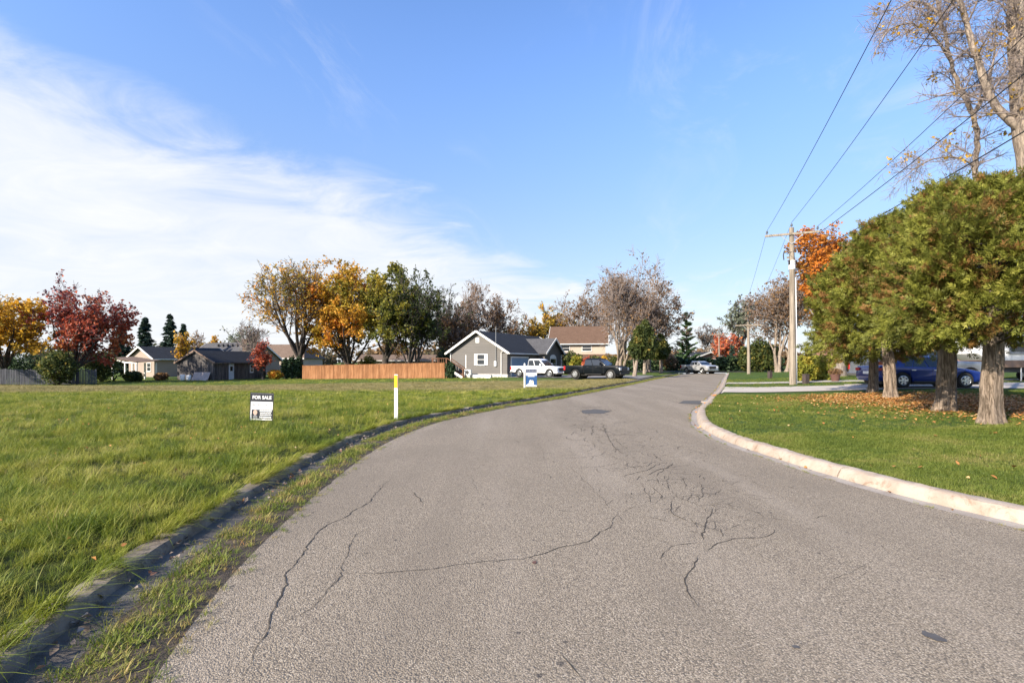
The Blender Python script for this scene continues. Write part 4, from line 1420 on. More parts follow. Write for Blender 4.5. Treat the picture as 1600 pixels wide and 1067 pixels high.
tree('maple_tree', 'rounded olive and orange tree between the grey house and the brown roof', 850, 104, 478, 40, 'bark_dark', 'twig_dark', 'leaf_orange', 4600, 0.3, 59, clear=0.24, limbs=8, angle=(25, 65), hue_fn=lambda P, rs: np.clip(0.05 + 0.55 * clump_hue(P, rs, .4, .7), 0, 1))
tree('oak_tree', 'bare reddish tree standing behind the brown roofed house', 905, 98, 440, 44, 'bark_grey', 'twig', 'leaf_rust', 2600, 0.27, 60, clear=0.22, limbs=8, angle=(12, 48))
tree('elm_tree', 'tallest bare multi stemmed tree beside the brown roofed house', 968, 70, 408, 50, 'bark_pale', 'twig', 'leaf_rust', 3200, 0.2, 61, clear=0.13, limbs=12, stems=4, angle=(8, 34), trunk_r=0.03, splay=0.06, kids=(7, 6, 5))
tree('oak_tree', 'russet tinged bare tree right of the tallest bare tree', 1014, 77, 424, 44, 'bark_grey', 'twig', 'leaf_rust', 5200, 0.22, 62, clear=0.2, limbs=9, angle=(10, 46), trunk_r=0.022, kids=(7, 6, 5))


def roadside_cedar(px, py, top, hw, lean, seed, label, z0=2.0):
    p = G(px, py)
    h = top_h(top, p)
    r = hw / 800 * p.y
    rs = np.random.default_rng(seed)
    root = thing('roadside_cedar', label, 'tree', p, 0, 'clear stemmed cedars by the left kerb')
    t = np.linspace(0, 1, 6)[:, None]
    axis = np.array([lean, 0, 1.0]) * t * h * 0.75 + np.array([0, 0, -0.1]) * (1 - t)
    brs = [(axis, np.linspace(0.24, 0.06, 6), 8), (axis * np.array([-0.3, 1, 0.55]) + [0.1, 0.1, 0], np.linspace(0.15, 0.05, 6), 6)]
    link('trunk', np_mesh('trunk', *tubes_np(brs), smooth=True), 'bark_pale', root)
    n = 4200
    f = rs.random(n)
    a = rs.uniform(0, 6.283, n)
    prof = np.where(f < 0.3, 0.6 + f * 1.33, (1 - (f - 0.3) / 0.72) ** 0.7)
    rad = rs.random(n) ** 0.4 * prof * r * (1 + 0.2 * np.sin(a * 3 + f * 9 + seed))
    P = np.stack([lean * h * 0.6 + rad * np.cos(a), rad * np.sin(a), z0 + (h - z0) * f], 1) + rs.normal(0, 0.1, (n, 3))
    V, F = kites(P, 0.2, rs, elong=1.8)
    link('crown', np_mesh('crown', V, F, np.repeat(clump_hue(P, rs, 1.2, 0.5), 4)), 'leaf_darkgreen', root)


roadside_cedar(991, 588, 512, 15, 0.16, 65, 'pale trunked cedar leaning right behind the black pickup')
roadside_cedar(1007, 584, 502, 18, 0.02, 66, 'upright dark cedar in the middle of the roadside clump')
roadside_cedar(1033, 583, 524, 15, -0.04, 67, 'rightmost dark cedar of the roadside clump')
p, h, r = bt(1073, 98, 490, 21)
conifer('pine_tree', 'tall green pine with open branches beyond the road end', p, h, r, 'pine_needle', 'bark_dark', 70, whorls=15, per=7, clear=0.06, droop=0.12, open_=True, size=0.34)
tree('oak_tree', 'bare round headed tree beyond the brick house', 1108, 130, 506, 20, 'bark_grey', 'twig_dark', 'leaf_rust', 250, 0.3, 71, clear=0.3, limbs=7, angle=(15, 50), minr=0.035)
tree('maple_tree', 'pinkish red tree right of the far brick house', 1143, 100, 521, 20, 'bark_dark', 'twig', 'leaf_red', 3400, 0.3, 72, clear=0.15, limbs=7, hue_fn=lambda P, rs: 0.35 + 0.6 * rs.random(len(P)))
p, h, r = bt(1144, 92, 541, 7)
conifer('spruce_tree', 'small dark spruce in front of the pinkish red tree', p, h, r, 'needle', 'bark_dark', 73, whorls=12, per=7, size=0.25)
tree('willow_tree', 'grey green loose crowned tree above the far utility pole', 1158, 100, 464, 25, 'bark_grey', 'twig_dark', 'leaf_grey', 2400, 0.3, 74, clear=0.35, limbs=6, angle=(18, 50))
tree('maple_tree', 'large russet multi stemmed tree left of the near utility pole', 1222, 66, 424, 52, 'bark_pale', 'twig', 'leaf_rust', 6500, 0.2, 75, clear=0.2, limbs=12, stems=5, angle=(8, 36), trunk_r=0.036, splay=0.05, kids=(7, 6, 5), lean=(-0.03, 0), zmin=2.2)
for i, (px, d, top, hw, lab) in enumerate([(1168, 78, 540, 13, 'small dark evergreen shrub left of the far utility pole'), (1188, 76, 527, 17, 'taller dark evergreen shrub right of the far utility pole'),
                                           (1204, 74, 538, 15, 'dark evergreen shrub at the foot of the russet tree')]):
    p, h, r = bt(px, d, top, hw)
    bush('evergreen_shrub', lab, p, r, r, h, 'leaf_darkgreen', 3600, 0.22, 80 + i, group='evergreen shrubs near the far pole')
tree('maple_tree', 'thick trunked orange tree rising behind the trimmed cedars', 1311, 43, 358, 60, 'bark_grey', 'twig_dark', 'leaf_orangered', 15000, 0.17, 85, clear=0.32, limbs=9, angle=(25, 65), trunk_r=0.036, zmin=3.2)
tree('maple_tree', 'deep red tree behind the white trailer at the right edge', 1632, 34, 470, 60, 'bark_dark', 'twig_dark', 'leaf_red', 5000, 0.16, 86, clear=0.3, limbs=7, angle=(25, 60))
tree('maple_tree', 'small red tree between the grey van and the red brick garage', 1446, 47, 520, 30, 'bark_dark', 'twig_dark', 'leaf_red', 2600, 0.17, 87, clear=0.3, limbs=6)

# hedges and garden shrubs
p, h, r = bt(1268, 36, 556, 25)
bush('hedge', 'yellow green leafy hedge right of the near utility pole', p, r, 0.9, h, 'leaf_hedge', 6500, 0.11, 90, boxy=4.0, cat='hedge')


def hedge_run(label, x0, x1, y, h, seed, dyy=0.0):
    n = int((x1 - x0) / 2.2)
    rs = np.random.default_rng(seed)
    root = thing('hedge', label, 'hedge', ((x0 + x1) / 2, y, float(H((x0 + x1) / 2, y))))
    k = int((x1 - x0) * 420)
    P = np.stack([rs.uniform(x0, x1, k) - (x0 + x1) / 2, rs.normal(0, 0.5, k), rs.random(k) ** 0.8 * h], 1)
    P[:, 2] *= 1 + 0.10 * np.sin(P[:, 0] * 1.4) + 0.06 * np.sin(P[:, 0] * 3.7)
    P[:, 1] += dyy * P[:, 0]
    V, F = kites(P, 0.24, rs)
    link('foliage', np_mesh('foliage', V, F, np.repeat(clump_hue(P, rs, 1.0, 0.5), 4)), 'hedge_dark', root)
    br = []
    for q in np.arange(x0, x1, 1.4):
        c = q - (x0 + x1) / 2
        br.append((np.array([[c, dyy * c, -0.1], [c + 0.1, dyy * c, h * 0.4], [c, dyy * c, h * 0.8]]), np.array([0.05, 0.035, 0.01]), 4))
    link('stems', np_mesh('stems', *tubes_np(br)), 'twig_dark', root)['kind'] = 'stuff'


hedge_run('long dark clipped hedge across the far end of the road', 20.0, 42.0, 86.0, 2.1, 91)
hedge_run('dark hedge below the roadside cedars left of the road end', 14.0, 26.0, 83.5, 1.9, 92)
hedge_run('dark hedge at the foot of the trees right of the road end', 32.0, 42.5, 80.5, 2.2, 93)
for i, (px, d, top, hw, leaf, lab) in enumerate([
        (895, 69, 550, 17, 'leaf_darkgreen', 'dark green shrub at the right corner of the grey house'),
        (900, 67, 556, 9, 'leaf_hedge', 'yellow green shrub in front of the cream wall'),
        (944, 60, 557, 8, 'leaf_yellow', 'small yellow shrub behind the black pickup cab'),
        (917, 58, 558, 8, 'leaf_red', 'small red leaved shrub behind the black pickup bed'),
        (930, 66, 556, 14, 'leaf_darkgreen', 'dark shrub below the window of the two storey house'),
        (962, 78, 556, 22, 'leaf_darkgreen', 'broad dark shrub between the tall bare trunks'),
        (704, 61.5, 566, 7, 'hedge_dark', 'dark narrow shrub between wooden fence and deck stairs'),
        (694, 76, 545, 12, 'hedge_dark', 'dark evergreen behind the right end of the wooden fence'),
        (575, 82, 556, 13, 'leaf_olive', 'olive shrub behind the left part of the cream bungalow'),
        (208, 62, 580, 13, 'leaf_darkgreen', 'dark garden shrub in front of the pergola'),
        (252, 66, 583, 9, 'leaf_rust', 'low rust coloured shrub by the beige side wall'),
        (430, 70, 578, 10, 'leaf_orange', 'low orange shrub at the right of the shed'),
        (1040, 84, 552, 17, 'leaf_rust', 'russet shrub between the roadside cedars and the pine'),
        (1327, 45, 572, 9, 'leaf_orange', 'small orange bush before the brick garage wall'),
        (35, 60, 553, 30, 'hedge_dark', 'dark evergreen mass below the golden locust'),
        (160, 62, 548, 22, 'leaf_darkgreen', 'dark shadowy shrub right of the red maple'),
        ]):
    p, h, r = bt(px, d, top, hw)
    bush('shrub', lab, p, r, r, h, leaf, int(1200 + 900 * r), 0.17, 100 + i, boxy=2.4)

# a far wooded skyline that closes the horizon
rs = np.random.default_rng(5)
Ps, hu = [], []
for k in range(170):
    a = rs.uniform(-1.05, 1.0)
    d = rs.uniform(170, 240)
    x, y = d * math.tan(a), d
    if abs(x) > 330:
        continue
    hh, rr_ = rs.uniform(5, 9.5), rs.uniform(4, 8)
    n = 240
    u = rs.normal(0, 1, (n, 3)); u /= np.linalg.norm(u, axis=1)[:, None]
    Ps.append(np.array([x, y, hh * 0.5 - 0.6]) + u * (rs.random(n) ** 0.4)[:, None] * np.array([rr_, rr_, hh * 0.55]))
    hu.append(np.full(n, rs.random()) * 0.7 + 0.3 * rs.random(n))
P = np.concatenate(Ps)
V, F = kites(P, 1.1, rs)
fw = link('far_woods', np_mesh('far_woods', V, F, np.repeat(np.concatenate(hu), 4)), leaf_mat('far_wood_leaves', [(0, (0.04, 0.05, 0.025)), (0.4, (0.12, 0.085, 0.05)), (0.8, (0.20, 0.12, 0.06)), (1, (0.16, 0.14, 0.04))]))
tag(fw, 'distant wooded skyline closing the view behind the houses', 'woods', kind='stuff')


# ------------------------------------------------------------------ buildings
def roof_part(name, mb, mat, parent):
    me = mb.mesh(name)
    uv_planar(me)
    return link(name, me, mat, parent)


def slab(mb, a, b, c, d, th):
    """roof slab from four top corners, th thick"""
    q = [Vector(v) for v in (a, b, c, d)]
    return mb.add(q + [v - Vector((0, 0, th)) for v in q], [(0, 1, 2, 3), (7, 6, 5, 4), (0, 4, 5, 1), (1, 5, 6, 2), (2, 6, 7, 3), (3, 7, 4, 0)])


def gable_block(root, W, Ln, eave, ridge, wall, roof, over=0.45, fascia='white_paint', x0=0.0, y0=0.0, axis='y', gable_wall=None, th=0.16):
    """box with a pitched roof; ridge along local y (or x); front gable at y0 (or block centred on x0)"""
    def T(x, y, z):
        return (x0 + x, y0 + y, z) if axis == 'y' else (x0 + y, y0 + x, z)
    mb = MB()
    hw = W / 2
    pr = [(-hw, -0.3), (hw, -0.3), (hw, eave), (0, ridge - 0.12), (-hw, eave)]
    n = len(pr)
    vs = [T(x, 0, z) for x, z in pr] + [T(x, Ln, z) for x, z in pr]
    fs = [tuple(range(n)), tuple(range(2 * n - 1, n - 1, -1))] + [(i, i + n, (i + 1) % n + n, (i + 1) % n) for i in range(n)]
    mb.add(vs, fs)
    me = mb.mesh('wall'); uv_planar(me)
    wl = link('wall', me, wall, root)
    sl = (ridge - eave) / hw
    ez = eave - sl * over
    rb = MB()
    for s in (-1, 1):
        slab(rb, T(0, -over, ridge + 0.06), T(s * (hw + over), -over, ez + 0.06), T(s * (hw + over), Ln + over, ez + 0.06), T(0, Ln + over, ridge + 0.06), th)
    rf = roof_part('roof', rb, roof, root)
    for s in (-1, 1):
        for yy in (-over - 0.03, Ln + over + 0.03):
            f = MB()
            a, b = Vector(T(0, yy, ridge - 0.03)), Vector(T(s * (hw + over), yy, ez - 0.03))
            f.bar(a, b, 0.05, 0.24)
            f.build('rake_board', fascia, rf)
        f = MB().bar(T(s * (hw + over + 0.05), -over, ez - 0.04), T(s * (hw + over + 0.05), Ln + over, ez - 0.04), 0.11, 0.13)
        f.build('eaves_gutter', fascia, rf)
    return wl, rf


def window(parent, x, y, z, w_, h_, face, frame='white_paint', pane='glass', shutters=False, mull=True):
    """window on a wall whose outward normal is face: '-y','+x','-x'"""
    fr = MB()
    t = 0.07

    def B(mb, a0, a1, z0, z1, d0, d1):
        if face == '-y':
            mb.box(x + a0, x + a1, y - d1, y - d0, z0, z1)
        elif face == '+x':
            mb.box(x + d0, x + d1, y + a0, y + a1, z0, z1)
        elif face == '-x':
            mb.box(x - d1, x - d0, y + a0, y + a1, z0, z1)
    B(fr, -w_ / 2 - t, -w_ / 2, z - t, z + h_ + t, 0.0, 0.06)
    B(fr, w_ / 2, w_ / 2 + t, z - t, z + h_ + t, 0.0, 0.06)
    B(fr, -w_ / 2, w_ / 2, z - t, z, 0.0, 0.06)
    B(fr, -w_ / 2, w_ / 2, z + h_, z + h_ + t, 0.0, 0.06)
    if mull:
        B(fr, -w_ / 2, w_ / 2, z + h_ * 0.5 - 0.025, z + h_ * 0.5 + 0.025, 0.0, 0.05)
    o = fr.build('window', frame, parent)
    g_ = MB(); B(g_, -w_ / 2, w_ / 2, z, z + h_, 0.012, 0.022); g_.build('pane', pane, o)
    s_ = MB(); B(s_, -w_ / 2 - t - 0.05, w_ / 2 + t + 0.05, z - t - 0.05, z - t, 0.0, 0.10); s_.build('sill', frame, o)
    if shutters:
        for s in (-1, 1):
            c = s * (w_ / 2 + t + 0.2)
            q = MB(); B(q, c - 0.17, c + 0.17, z - t, z + h_ + t, 0.0, 0.04)
            for k in range(9):
                zz = z + k * h_ / 8.5
                B(q, c - 0.12, c + 0.12, zz, zz + 0.06, 0.04, 0.05)
            q.build('shutter', frame, o)
    return o


# ---- grey bungalow with garage
hz = float(H(-3, 61))
th_ = R(-27.8)
W = 8.0
cor = Vector((-0.55, 59.6))
ctr = cor - Vector((math.cos(th_), math.sin(th_))) * W / 2
gh = thing('grey_bungalow', 'grey sided bungalow with white trimmed gable and blue garage door', 'house', (ctr.x, ctr.y, hz), th_)
EV, RG = 3.15, 5.55
wl, rf = gable_block(gh, W, 17.0, EV, RG, 'siding_grey', 'roof_dark')
sd = MB()
rows_ = 26
for k in range(rows_):
    z0, z1 = 0.42 + k * 0.19, 0.42 + (k + 1) * 0.19
    if z0 > RG - 0.4:
        break
    xm = W / 2 if z1 < EV else max(0.0, (RG - 0.12 - z1) / (RG - 0.12 - EV) * W / 2)
    if xm > 0.1:
        sd.add([(-xm, -0.035, z0), (xm, -0.035, z0), (xm, -0.012, z1), (-xm, -0.012, z1), (-xm, 0.0, z0), (xm, 0.0, z0)], [(0, 1, 2, 3), (4, 5, 1, 0)])
    if z1 < EV:
        x = W / 2
        sd.add([(x + 0.035, 0, z0), (x + 0.035, 17, z0), (x + 0.012, 17, z1), (x + 0.012, 0, z1)], [(0, 1, 2, 3)])
        sd.add([(-x - 0.035, 17, z0), (-x - 0.035, 0, z0), (-x - 0.012, 0, z1), (-x - 0.012, 17, z1)], [(0, 1, 2, 3)])
link('siding', sd.mesh('siding'), 'siding_grey', gh)['kind'] = 'stuff'
MB().box(-W / 2 - 0.06, W / 2 + 0.06, -0.06, 17.05, -0.3, 0.42).build('foundation', 'foundation', gh)
window(gh, 0.45, -0.04, 1.55, 0.98, 1.18, '-y', shutters=True)
MB().box(-0.28, 0.20, -0.07, -0.036, 4.15, 4.75).build('attic_vent', 'white_paint', gh)
for x in (-W / 2 + 0.12, W / 2 - 0.75):
    MB().tube([(x, -0.10, 0.1), (x, -0.10, EV - 0.2), (x + (0.3 if x > 0 else -0.3), -0.3, EV - 0.05)], 0.055, 8).build('downspout', 'white_paint', gh)
MB().box(-1.72, -1.62, -0.08, -0.036, 0.5, 2.7).build('corner_trim', 'white_paint', gh)
# electric mast and meter
MB().tube([(2.55, -0.14, 1.7), (2.55, -0.14, 6.0)], 0.04, 8).tube([(2.2, -0.14, 5.72), (2.9, -0.14, 5.72)], 0.015, 5).build('service_mast', 'metal_grey', gh)
MB().box(2.33, 2.62, -0.2, -0.04, 1.35, 1.95).lathe([(0.1, 1.6), (0.1, 1.62)], 10, (2.47, -0.2)).build('electric_meter', 'white_plastic', gh, bevel=0.015)
# garage door in the right-hand wall
gd = MB().box(W / 2 + 0.04, W / 2 + 0.07, 0.9, 5.3, -0.05, 2.35)
for k in range(4):
    for j_ in range(4):
        gd.box(W / 2 + 0.07, W / 2 + 0.085, 1.0 + j_ * 1.08, 1.92 + j_ * 1.08, 0.08 + k * 0.58, 0.54 + k * 0.58)
gdo = gd.build('garage_door', 'door_blue', gh)
MB().box(W / 2 + 0.04, W / 2 + 0.1, 0.74, 0.898, -0.05, 2.5).box(W / 2 + 0.04, W / 2 + 0.1, 5.302, 5.46, -0.05, 2.5).box(W / 2 + 0.04, W / 2 + 0.1, 0.898, 5.302, 2.352, 2.5).build('door_frame', 'white_paint', gdo)
# projecting cross gable with arched window, porch and door
cg = MB()
x1 = W / 2 + 1.1
pr = [(8.2, -0.2), (13.6, -0.2), (13.6, EV), (10.9, 4.85), (8.2, EV)]
cg.prism(pr, 1.0, x1, 'x')
me = cg.mesh('front_gable_wall'); link('front_gable_wall', me, 'siding_grey', gh)
rb = MB()
for s in (-1, 1):
    ye = 10.9 + s * 3.2
    slab(rb, (0.6, 10.9, 5.02), (0.6, ye, 2.98), (x1 + 0.45, ye, 2.98), (x1 + 0.45, 10.9, 5.02), 0.15)
rf2 = roof_part('front_gable_roof', rb, 'roof_grey', gh)  # paler shingles than the main roof: sunlit look put into the colour
for s in (-1, 1):
    MB().bar((x1 + 0.48, 10.9, 4.93), (x1 + 0.48, 10.9 + s * 3.2, 2.9), 0.05, 0.26).build('rake_board', 'white_paint', rf2)
wn = window(gh, x1, 10.9, 0.95, 1.9, 1.3, '+x')
ar = MB()
ar.prism([(10.9 + 1.03 * math.cos(a), 2.33 + 0.5 * math.sin(a)) for a in np.linspace(0, math.pi, 13)], x1 + 0.001, x1 + 0.05, 'x')
ar.build('window_arch', 'white_paint', wn)
MB().box(W / 2 + 0.04, W / 2 + 0.08, 14.4, 15.3, 0.1, 2.2).build('front_door', 'door_blue', gh)
window(gh, W / 2 + 0.04, 13.95, 0.3, 0.35, 1.8, '+x', mull=False)
window(gh, W / 2 + 0.04, 15.9, 0.9, 0.7, 1.2, '+x')
for y in (13.8, 16.6):
    MB().box(x1 - 0.1, x1 + 0.08, y - 0.09, y + 0.09, -0.1, 2.85).build('porch_column', 'white_paint', gh, bevel=0.01)
slab(MB(), (0, 0, 0), (1, 0, 0), (1, 1, 0), (0, 1, 0), .1)
pr_ = MB(); slab(pr_, (W / 2 - 0.2, 13.7, 3.25), (x1 + 0.4, 13.7, 2.95), (x1 + 0.4, 17.3, 2.95), (W / 2 - 0.2, 17.3, 3.25), 0.14)
roof_part('porch_roof', pr_, 'roof_dark', gh)

# deck stairs with railing against the gable
ds = thing('deck_stairs', 'dark brown deck stairs with sloping handrail left of the grey gable', 'stairs', (ctr.x, ctr.y, hz), th_)
dk = MB().box(-5.7, -3.4, -1.6, -0.2, 1.15, 1.3)
dk.build('deck', 'deck_wood', ds)
for x, y in ((-5.6, -1.5), (-3.5, -1.5), (-5.6, -0.3)):
    MB().box(x - 0.06, x + 0.06, y - 0.06, y + 0.06, -0.1, 2.3).build('post', 'deck_wood', ds)
MB().bar((-5.7, -1.5, 2.3), (-3.4, -1.5, 2.3), 0.1, 0.06).build('top_rail', 'deck_wood', ds)
for y in (-1.5, -0.75):
    MB().bar((-3.4, y, 2.3), (-1.2, y, 0.95), 0.1, 0.07).build('handrail', 'deck_wood', ds)
    MB().bar((-3.4, y, 1.1), (-1.25, y, 0.0), 0.06, 0.26).build('stringer', 'white_paint' if y < -1 else 'deck_wood', ds)
for k in range(6):
    MB().box(-3.4 + k * 0.36, -3.08 + k * 0.36, -1.45, -0.8, 0.98 - k * 0.18, 1.03 - k * 0.18).build('tread', 'deck_wood', ds)
MB().box(-1.2, -1.08, -1.55, -1.43, -0.1, 1.05).build('newel_post', 'deck_wood', ds)
for k in range(7):
    MB().box(-5.45 + k * 0.3, -5.41 + k * 0.3, -1.52, -1.48, 1.3, 2.28).build('baluster', 'deck_wood', ds)


def local(root_xy, th, x, y):
    return (root_xy[0] + x * math.cos(th) - y * math.sin(th), root_xy[1] + x * math.sin(th) + y * math.cos(th))


lx, ly = local(ctr, th_, -0.75, -1.0)
ac = thing('air_conditioner', 'white boxy outdoor heat pump unit under the gable window', 'appliance', (lx, ly, hz), th_)
MB().box(-0.42, 0.42, -0.18, 0.18, 0.32, 0.95).build('case', 'white_plastic', ac, bevel=0.02)
MB().tube([(0.0, -0.185, 0.62), (0.0, -0.20, 0.62)], [0.24, 0.24], 16).build('fan_grille', 'dark_metal', ac)
for x in (-0.34, 0.34):
    MB().box(x - 0.03, x + 0.03, -0.16, 0.16, -0.05, 0.32).build('leg', 'metal_grey', ac)
lx, ly = local(ctr, th_, 1.35, -1.15)
pb = thing('planter_box', 'long low white box at the foot of the grey gable', 'planter', (lx, ly, hz), th_)
MB().box(-1.2, 1.2, -0.25, 0.25, -0.1, 0.36).build('side_panel', 'white_paint', pb, bevel=0.015)
MB().box(-1.14, 1.14, -0.2, 0.2, 0.36, 0.38).build('soil', 'weed_dirt', pb)

# ---- two-storey house with brown roof
p = D(903, 88)
fh = thing('two_storey_house', 'two storey cream house with broad brown shingle roof', 'house', (p.x, p.y, p.z), R(-10))
gable_block(fh, 8.5, 9.3, 5.0, 7.9, 'siding_cream', 'roof_brown', 0.5, x0=-4.65, y0=4.25, axis='x')
window(fh, 1.5, -0.02, 3.45, 1.5, 0.95, '-y')
window(fh, -2.2, -0.02, 3.45, 1.5, 0.95, '-y')
gb = MB(); slab(gb, (-4.9, 0.02, 2.9), (-4.9, -1.8, 2.1), (5.2, -1.8, 2.1), (5.2, 0.02, 2.9), 0.14)
roof_part('lower_roof', gb, 'roof_brown', fh)
for x in (-4.5, 0.3, 4.8):
    MB().box(x - 0.08, x + 0.08, -1.6, -1.44, -0.2, 2.05).build('porch_post', 'white_paint', fh)
MB().box(-4.67, 4.67, -0.03, -0.002, -0.2, 2.2).build('lower_wall', 'brick', fh)
uv_planar(fh.children[-1].data)
window(fh, 2.3, -0.035, 0.8, 1.6, 1.2, '-y')
MB().box(-1.3, -0.35, -0.07, -0.031, 0.0, 2.05).build('front_door', 'deck_wood', fh)

# ---- weathered shed
ps = G(335, 594)
sth = R(-9.0)
bw = 5.4
c0 = Vector((ps.x, ps.y)) - Vector((math.cos(sth), math.sin(sth))) * bw / 2
sh = thing('wooden_shed', 'weathered grey board shed with dark roof, pale door and small window', 'shed', (c0.x, c0.y, ps.z), sth)
k_ = ps.y / 800
EVs, RGs = 29 * k_, 46.5 * k_
LSH = 10.5
gable_block(sh, bw, LSH, EVs, RGs, 'barn_wood', 'roof_dark', 0.25, fascia='barn_wood', th=0.12)
x = -bw / 2
k = 0
while x < bw / 2 - 0.02:
    w_ = random.uniform(0.15, 0.24)
    xa, xb = x + 0.008, min(x + w_, bw / 2)
    def zt(xx):
        return EVs + (RGs - 0.12 - EVs) * (1 - abs(xx) / (bw / 2)) - 0.06
    d_ = random.uniform(0.02, 0.04)
    pl = [(xa, 0.0), (xb, 0.0), (xb, zt(xb)), (xa, zt(xa))] if xa * xb > 0 else [(xa, 0.0), (xb, 0.0), (xb, zt(xb)), (0, zt(0)), (xa, zt(xa))]
    MB().prism(pl, -d_, -0.001, 'y', hue=random.random()).build('board', 'barn_wood', sh)
    x += w_
y = 0.0
while y < LSH - 0.02:
    w_ = random.uniform(0.15, 0.24)
    if not (2.45 < y < 3.7 or 6.75 < y + 0.1 < 7.8):
        MB().box(bw / 2 + 0.001, bw / 2 + random.uniform(0.02, 0.04), y + 0.006, min(y + w_, LSH), 0.0, EVs - 0.06, hue=random.random()).build('board', 'barn_wood', sh)
    y += w_
dr = MB().box(bw / 2 + 0.002, bw / 2 + 0.05, 2.6, 3.6, 0.0, 2.15)
dro = dr.build('door', 'door_pale', sh)
MB().box(bw / 2 + 0.051, bw / 2 + 0.06, 2.85, 3.35, 1.15, 1.75).build('pane', 'glass', dro)
MB().tube([(bw / 2 + 0.05, 3.48, 1.0), (bw / 2 + 0.10, 3.48, 1.0)], 0.03, 8).build('handle', 'metal_grey', dro)
window(sh, bw / 2, 7.3, 0.95, 0.6, 1.0, '+x')
MB().bar((-bw / 2 - 0.25, -0.3, EVs - 0.2), (0, -0.3, RGs + 0.03), 0.04, 0.16).bar((0, -0.3, RGs + 0.03), (bw / 2 + 0.25, -0.3, EVs - 0.2), 0.04, 0.16).build('rake_trim', 'tan_panel', sh)
# things leaning and standing at the shed gable
lx, ly = local(c0, sth, 1.2, -0.55)
tp = thing('leaning_panel', 'pale weathered sheet of plywood leaning on the shed gable', 'panel', (lx, ly, ps.z), sth)
MB().add([(-1.2, -0.25, 0), (1.15, -0.25, 0), (1.15, 0.3, 1.05), (-1.2, 0.3, 1.05), (-1.2, -0.21, 0), (1.15, -0.21, 0), (1.15, 0.34, 1.05), (-1.2, 0.34, 1.05)],
         [(0, 1, 2, 3), (7, 6, 5, 4), (0, 4, 5, 1), (1, 5, 6, 2), (2, 6, 7, 3), (3, 7, 4, 0)]).build('sheet', 'tarp', tp)
MB().box(-1.2, -1.12, -0.28, -0.2, 0, 0.1).box(1.05, 1.13, -0.28, -0.2, 0, 0.1).build('block', 'tan_panel', tp)
for i, (xx, hh, lab) in enumerate([(-1.25, 0.75, 'larger white barrel left of the leaning panel at the shed'), (-0.35, 0.68, 'smaller white barrel next to the leaning panel at the shed')]):
    lx, ly = local(c0, sth, xx - 0.15, -0.6)
    bo = thing('barrel', lab, 'barrel', (lx, ly, ps.z), 0, 'white barrels at the shed')
    MB().lathe([(0.0, 0.0), (0.27, 0.0), (0.30, 0.08), (0.31, hh * 0.5), (0.30, hh * 0.92), (0.26, hh), (0.0, hh)], 14).build('drum', 'white_plastic', bo, smooth=True)
    MB().lathe([(0.0, hh), (0.24, hh), (0.24, hh + 0.04), (0, hh + 0.04)], 14).build('lid', 'tarp', bo)

# ---- beige bungalow at the left
pb_ = D(241, 80)
bth = R(-27)
bw2 = 7.2
c2_ = Vector((pb_.x, pb_.y)) - Vector((math.cos(bth), math.sin(bth))) * bw2 / 2
bh = thing('beige_bungalow', 'beige bungalow with dark grey roof behind the pergola', 'house', (c2_.x, c2_.y, pb_.z), bth)
gable_block(bh, bw2, 12.5, 3.0, 4.75, 'siding_beige', 'roof_dark', 0.45)
gable_block(bh, 7.5, 15.5, 3.0, 5.9, 'siding_beige', 'roof_grey', 0.4, x0=-7.5, y0=15.5, axis='x')
window(bh, 2.2, -0.01, 0.9, 0.9, 1.2, '-y')
for k in range(5):
    x = -2.5 + k * 1.35
    MB().box(x - 0.18, x + 0.18, 14.2, 14.5, 5.2, 5.62).build('roof_vent', 'dark_metal', bh)
MB().box(6.0, 7.3, 13.2, 14.2, 3.0, 6.3).box(5.9, 7.4, 13.1, 14.3, 6.301, 6.42).build('chimney', 'roof_taupe', bh)
# pergola / patio cover
pp_ = D(207, 70)
pg = thing('pergola', 'white framed patio cover in front of the beige bungalow', 'pergola', (pp_.x, pp_.y, pp_.z), R(-20))
for x in (-2.1, 0.4, 2.6):
    for y in (-1.2, 1.4):
        MB().box(x - 0.08, x + 0.08, y - 0.08, y + 0.08, -0.1, 2.25 if y > 0 else 2.2).build('post', 'white_paint', pg)
MB().bar((-2.3, -1.2, 2.9), (0.4, -1.2, 2.3), 0.1, 0.2).bar((0.4, -1.2, 2.3), (2.8, -1.2, 2.25), 0.1, 0.16).build('beam', 'white_paint', pg)
q_ = MB(); slab(q_, (-2.4, -1.4, 2.95), (2.9, -1.4, 2.38), (2.9, 1.7, 2.6), (-2.4, 1.7, 3.15), 0.08)
roof_part('cover', q_, 'roof_taupe', pg)
# ---- taupe-roofed house
p = D(424, 100)
th2 = thing('taupe_house', 'long low cream house with taupe hipped roof left of the tall maple', 'house', (p.x, p.y, p.z), R(-6))
MB().box(-6.5, 6.5, 0, 8, -0.3, 3.1).build('wall', 'siding_cream', th2)
rb = MB()
rb.add([(-7, -0.5, 3.05), (7, -0.5, 3.05), (7, 8.5, 3.05), (-7, 8.5, 3.05), (-4.2, 4, 5.9), (4.6, 4, 5.9)], [(0, 1, 5, 4), (1, 2, 5), (2, 3, 4, 5), (3, 0, 4), (3, 2, 1, 0)])
roof_part('roof', rb, 'roof_taupe', th2)
MB().bar((-7.0, -0.55, 3.0), (7.0, -0.55, 3.0), 0.1, 0.2).build('eaves_gutter', 'white_paint', th2)
for x in (-4, -0.5, 3.5):
    window(th2, x, 0, 1.0, 1.3, 1.2, '-y')
